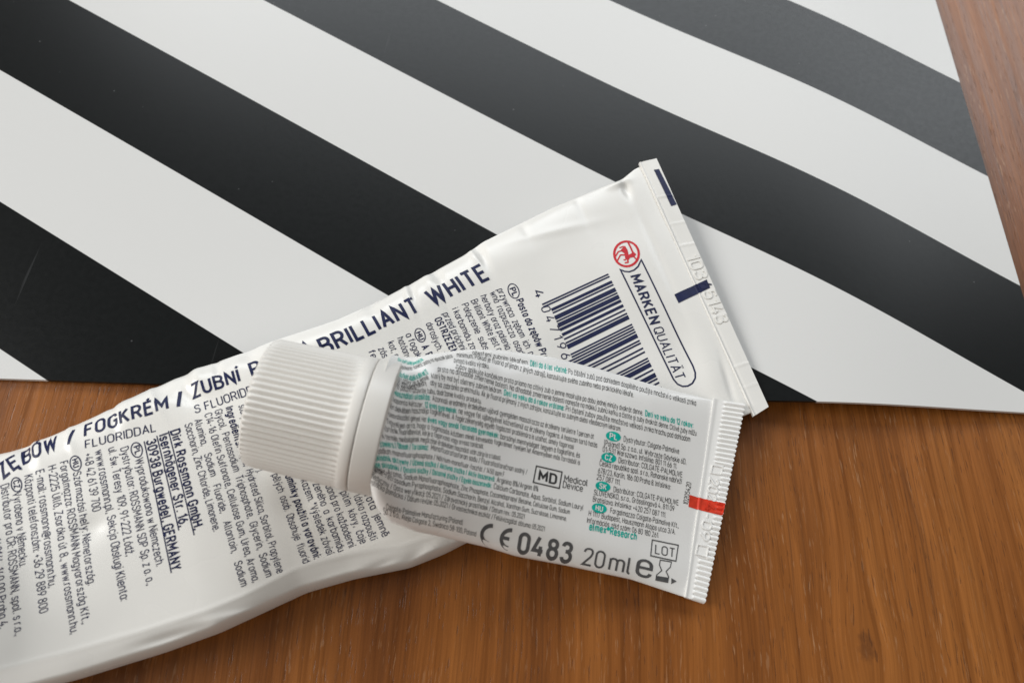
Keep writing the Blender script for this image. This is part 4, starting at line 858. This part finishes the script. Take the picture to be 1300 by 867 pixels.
class Decal:
    def __init__(self, which): self.w = which; self.v = []; self.f = []
    def add(self, pts, faces, lift):
        b0 = len(self.v)
        self.v += [drop(self.w, p[0], p[1], lift) for p in pts]
        self.f += [tuple(b0 + q for q in fc) for fc in faces]
    def text(self, s, style, path, h, lift=0.05):
        vs, fs = layout(s, style)
        if len(vs) == 0: return
        x0, x1 = vs[:, 0].min(), vs[:, 0].max()
        P = np.array(path, float)
        if len(P) > 2:
            P = resample(P, 40, 6)
        cum = np.r_[0, np.cumsum(np.linalg.norm(np.diff(P, axis=0), axis=1))]; L = cum[-1]
        d = np.gradient(P, axis=0) if len(P) > 2 else np.repeat((P[1] - P[0])[None], 2, 0)
        d /= np.linalg.norm(d, axis=1)[:, None]
        a = (vs[:, 0] - x0) / (x1 - x0) * L
        px = np.interp(a, cum, P[:, 0]); py = np.interp(a, cum, P[:, 1])
        dx = np.interp(a, cum, d[:, 0]); dy = np.interp(a, cum, d[:, 1])
        hh = vs[:, 1] * h
        b0 = len(self.v)
        self.v += [drop(self.w, x, y, lift + 0.006 * k) for x, y, k in zip(px - dy * hh, py + dx * hh, vs[:, 2])]
        self.f += [tuple(b0 + q for q in fc) for fc in fs]
    def quad(self, q, nu=8, nv=4, lift=0.05):
        q = [np.array(p, float) for p in q]
        pts, fs = [], []
        for i in range(nu + 1):
            for j in range(nv + 1):
                u, w = i / nu, j / nv
                pts.append((q[0] * (1 - u) + q[1] * u) * (1 - w) + (q[3] * (1 - u) + q[2] * u) * w)
        for i in range(nu):
            for j in range(nv):
                a = i * (nv + 1) + j; fs.append((a, a + nv + 1, a + nv + 2, a + 1))
        self.add(pts, fs, lift)
    def poly(self, pts, lift=0.05):
        bm = bmesh.new()
        bm.faces.new([bm.verts.new((p[0], p[1], 0)) for p in pts])
        bmesh.ops.triangulate(bm, faces=bm.faces)
        for _ in range(3):
            es = [e for e in bm.edges if e.calc_length() > 0.9]
            if not es: break
            bmesh.ops.subdivide_edges(bm, edges=es, cuts=1)
            bmesh.ops.triangulate(bm, faces=[q for q in bm.faces if len(q.verts) > 3])
        bm.verts.index_update()
        self.add([(q.co.x, q.co.y) for q in bm.verts], [tuple(q.index for q in fc.verts) for fc in bm.faces], lift)
        bm.free()
    def stroke(self, pts, w, closed=False, lift=0.05):
        P = np.array(pts, float)
        if closed: P = np.vstack([P, P[:1]])
        n = max(len(P), int(np.linalg.norm(np.diff(P, axis=0), axis=1).sum() / 0.5) + 2)
        # keep corners: subdivide each segment
        Q = []
        for a, b in zip(P[:-1], P[1:]):
            k = max(1, int(np.linalg.norm(b - a) / 0.7))
            Q += [a + (b - a) * i / k for i in range(k)]
        if not closed: Q.append(P[-1])
        Q = np.array(Q); m_ = len(Q)
        vs, fs = [], []
        for i in range(m_):
            a = Q[i - 1] if (closed or i) else Q[i]; c = Q[(i + 1) % m_] if (closed or i < m_ - 1) else Q[i]
            d1 = Q[i] - a; d2 = c - Q[i]
            n1 = np.linalg.norm(d1); n2 = np.linalg.norm(d2)
            d1 = d1 / n1 if n1 > 1e-6 else d2 / n2; d2 = d2 / n2 if n2 > 1e-6 else d1
            t = d1 + d2; t /= max(np.linalg.norm(t), 1e-6)
            nn = np.array([-t[1], t[0]]); k = 1 / max(0.5, abs(np.dot(nn, [-d1[1], d1[0]])))
            vs += [Q[i] + nn * w / 2 * k, Q[i] - nn * w / 2 * k]
        for i in range(m_ if closed else m_ - 1):
            a = 2 * i; b = 2 * ((i + 1) % m_); fs.append((a, a + 1, b + 1, b))
        self.add(vs, fs, lift)
    def build(self, name, inkname, extrude=0.0):
        root, body, org = ROOT[self.w]
        if not self.v: return None
        mtl = INKS[inkname]
        o = link_mesh(name, [(p[0] + org[0], p[1] + org[1], p[2]) for p in self.v], self.f, mtl, body, smooth=False, origin=org)
        bm = bmesh.new(); bm.from_mesh(o.data)
        for fc in bm.faces:
            fc.normal_update()
            if fc.normal.z < 0: fc.normal_flip()
        if extrude:
            r = bmesh.ops.extrude_face_region(bm, geom=bm.faces[:])
            for q in r['geom']:
                if isinstance(q, bmesh.types.BMVert): q.co.z += extrude * MM
        bm.to_mesh(o.data); bm.free()
        return o

def ean13(code):
    Lc = ['0001101', '0011001', '0010011', '0111101', '0100011', '0110001', '0101111', '0111011', '0110111', '0001011']
    G = [''.join('1' if c == '0' else '0' for c in s)[::-1] for s in Lc]
    R_ = [''.join('1' if c == '0' else '0' for c in s) for s in Lc]
    par = ['LLLLLL', 'LLGLGG', 'LLGGLG', 'LLGGGL', 'LGLLGG', 'LGGLLG', 'LGGGLL', 'LGLGLG', 'LGLGGL', 'LGGLGL'][int(code[0])]
    bits = '101' + ''.join((Lc if p == 'L' else G)[int(d)] for d, p in zip(code[1:7], par)) + '01010'
    return bits + ''.join(R_[int(d)] for d in code[7:]) + '101'

decals = {}
for e in PRINT:
    which, grp, kind = e[:3]
    dc = decals.setdefault((which,) + tuple(grp), Decal(which))
    if kind == 'T': dc.text(e[3], e[4], e[5], e[6], e[7] if len(e) > 7 else 0.05)
    elif kind == 'Q': dc.quad(e[3], *(e[4:] or ()))
    elif kind == 'P': dc.poly(e[3], *(e[4:] or ()))
    elif kind == 'S': dc.stroke(e[3], e[4], e[5], *(e[6:] or ()))
    elif kind == 'BAR':
        c = [np.array(p, float) for p in e[3]]        # digit side start, far side start, far side end, digit side end
        bits = ean13(e[4]); n = len(bits); i = 0
        while i < n:
            if bits[i] == '1':
                j = i
                while j < n and bits[j] == '1': j += 1
                guard = i < 3 or i > 91 or 45 <= i < 50
                a, b = (i - 0.10) / n, (j + 0.10) / n
                k = 0.0 if guard else 0.085
                def at(u, w): return (c[0] * (1 - u) + c[3] * u) * (1 - w) + (c[1] * (1 - u) + c[2] * u) * w
                dc.quad([at(a, k), at(a, 1), at(b, 1), at(b, k)], 14, 1)
                i = j
            else: i += 1
for (which, name, inkn, ext, _k), dc in decals.items():
    dc.build(name, inkn, ext)
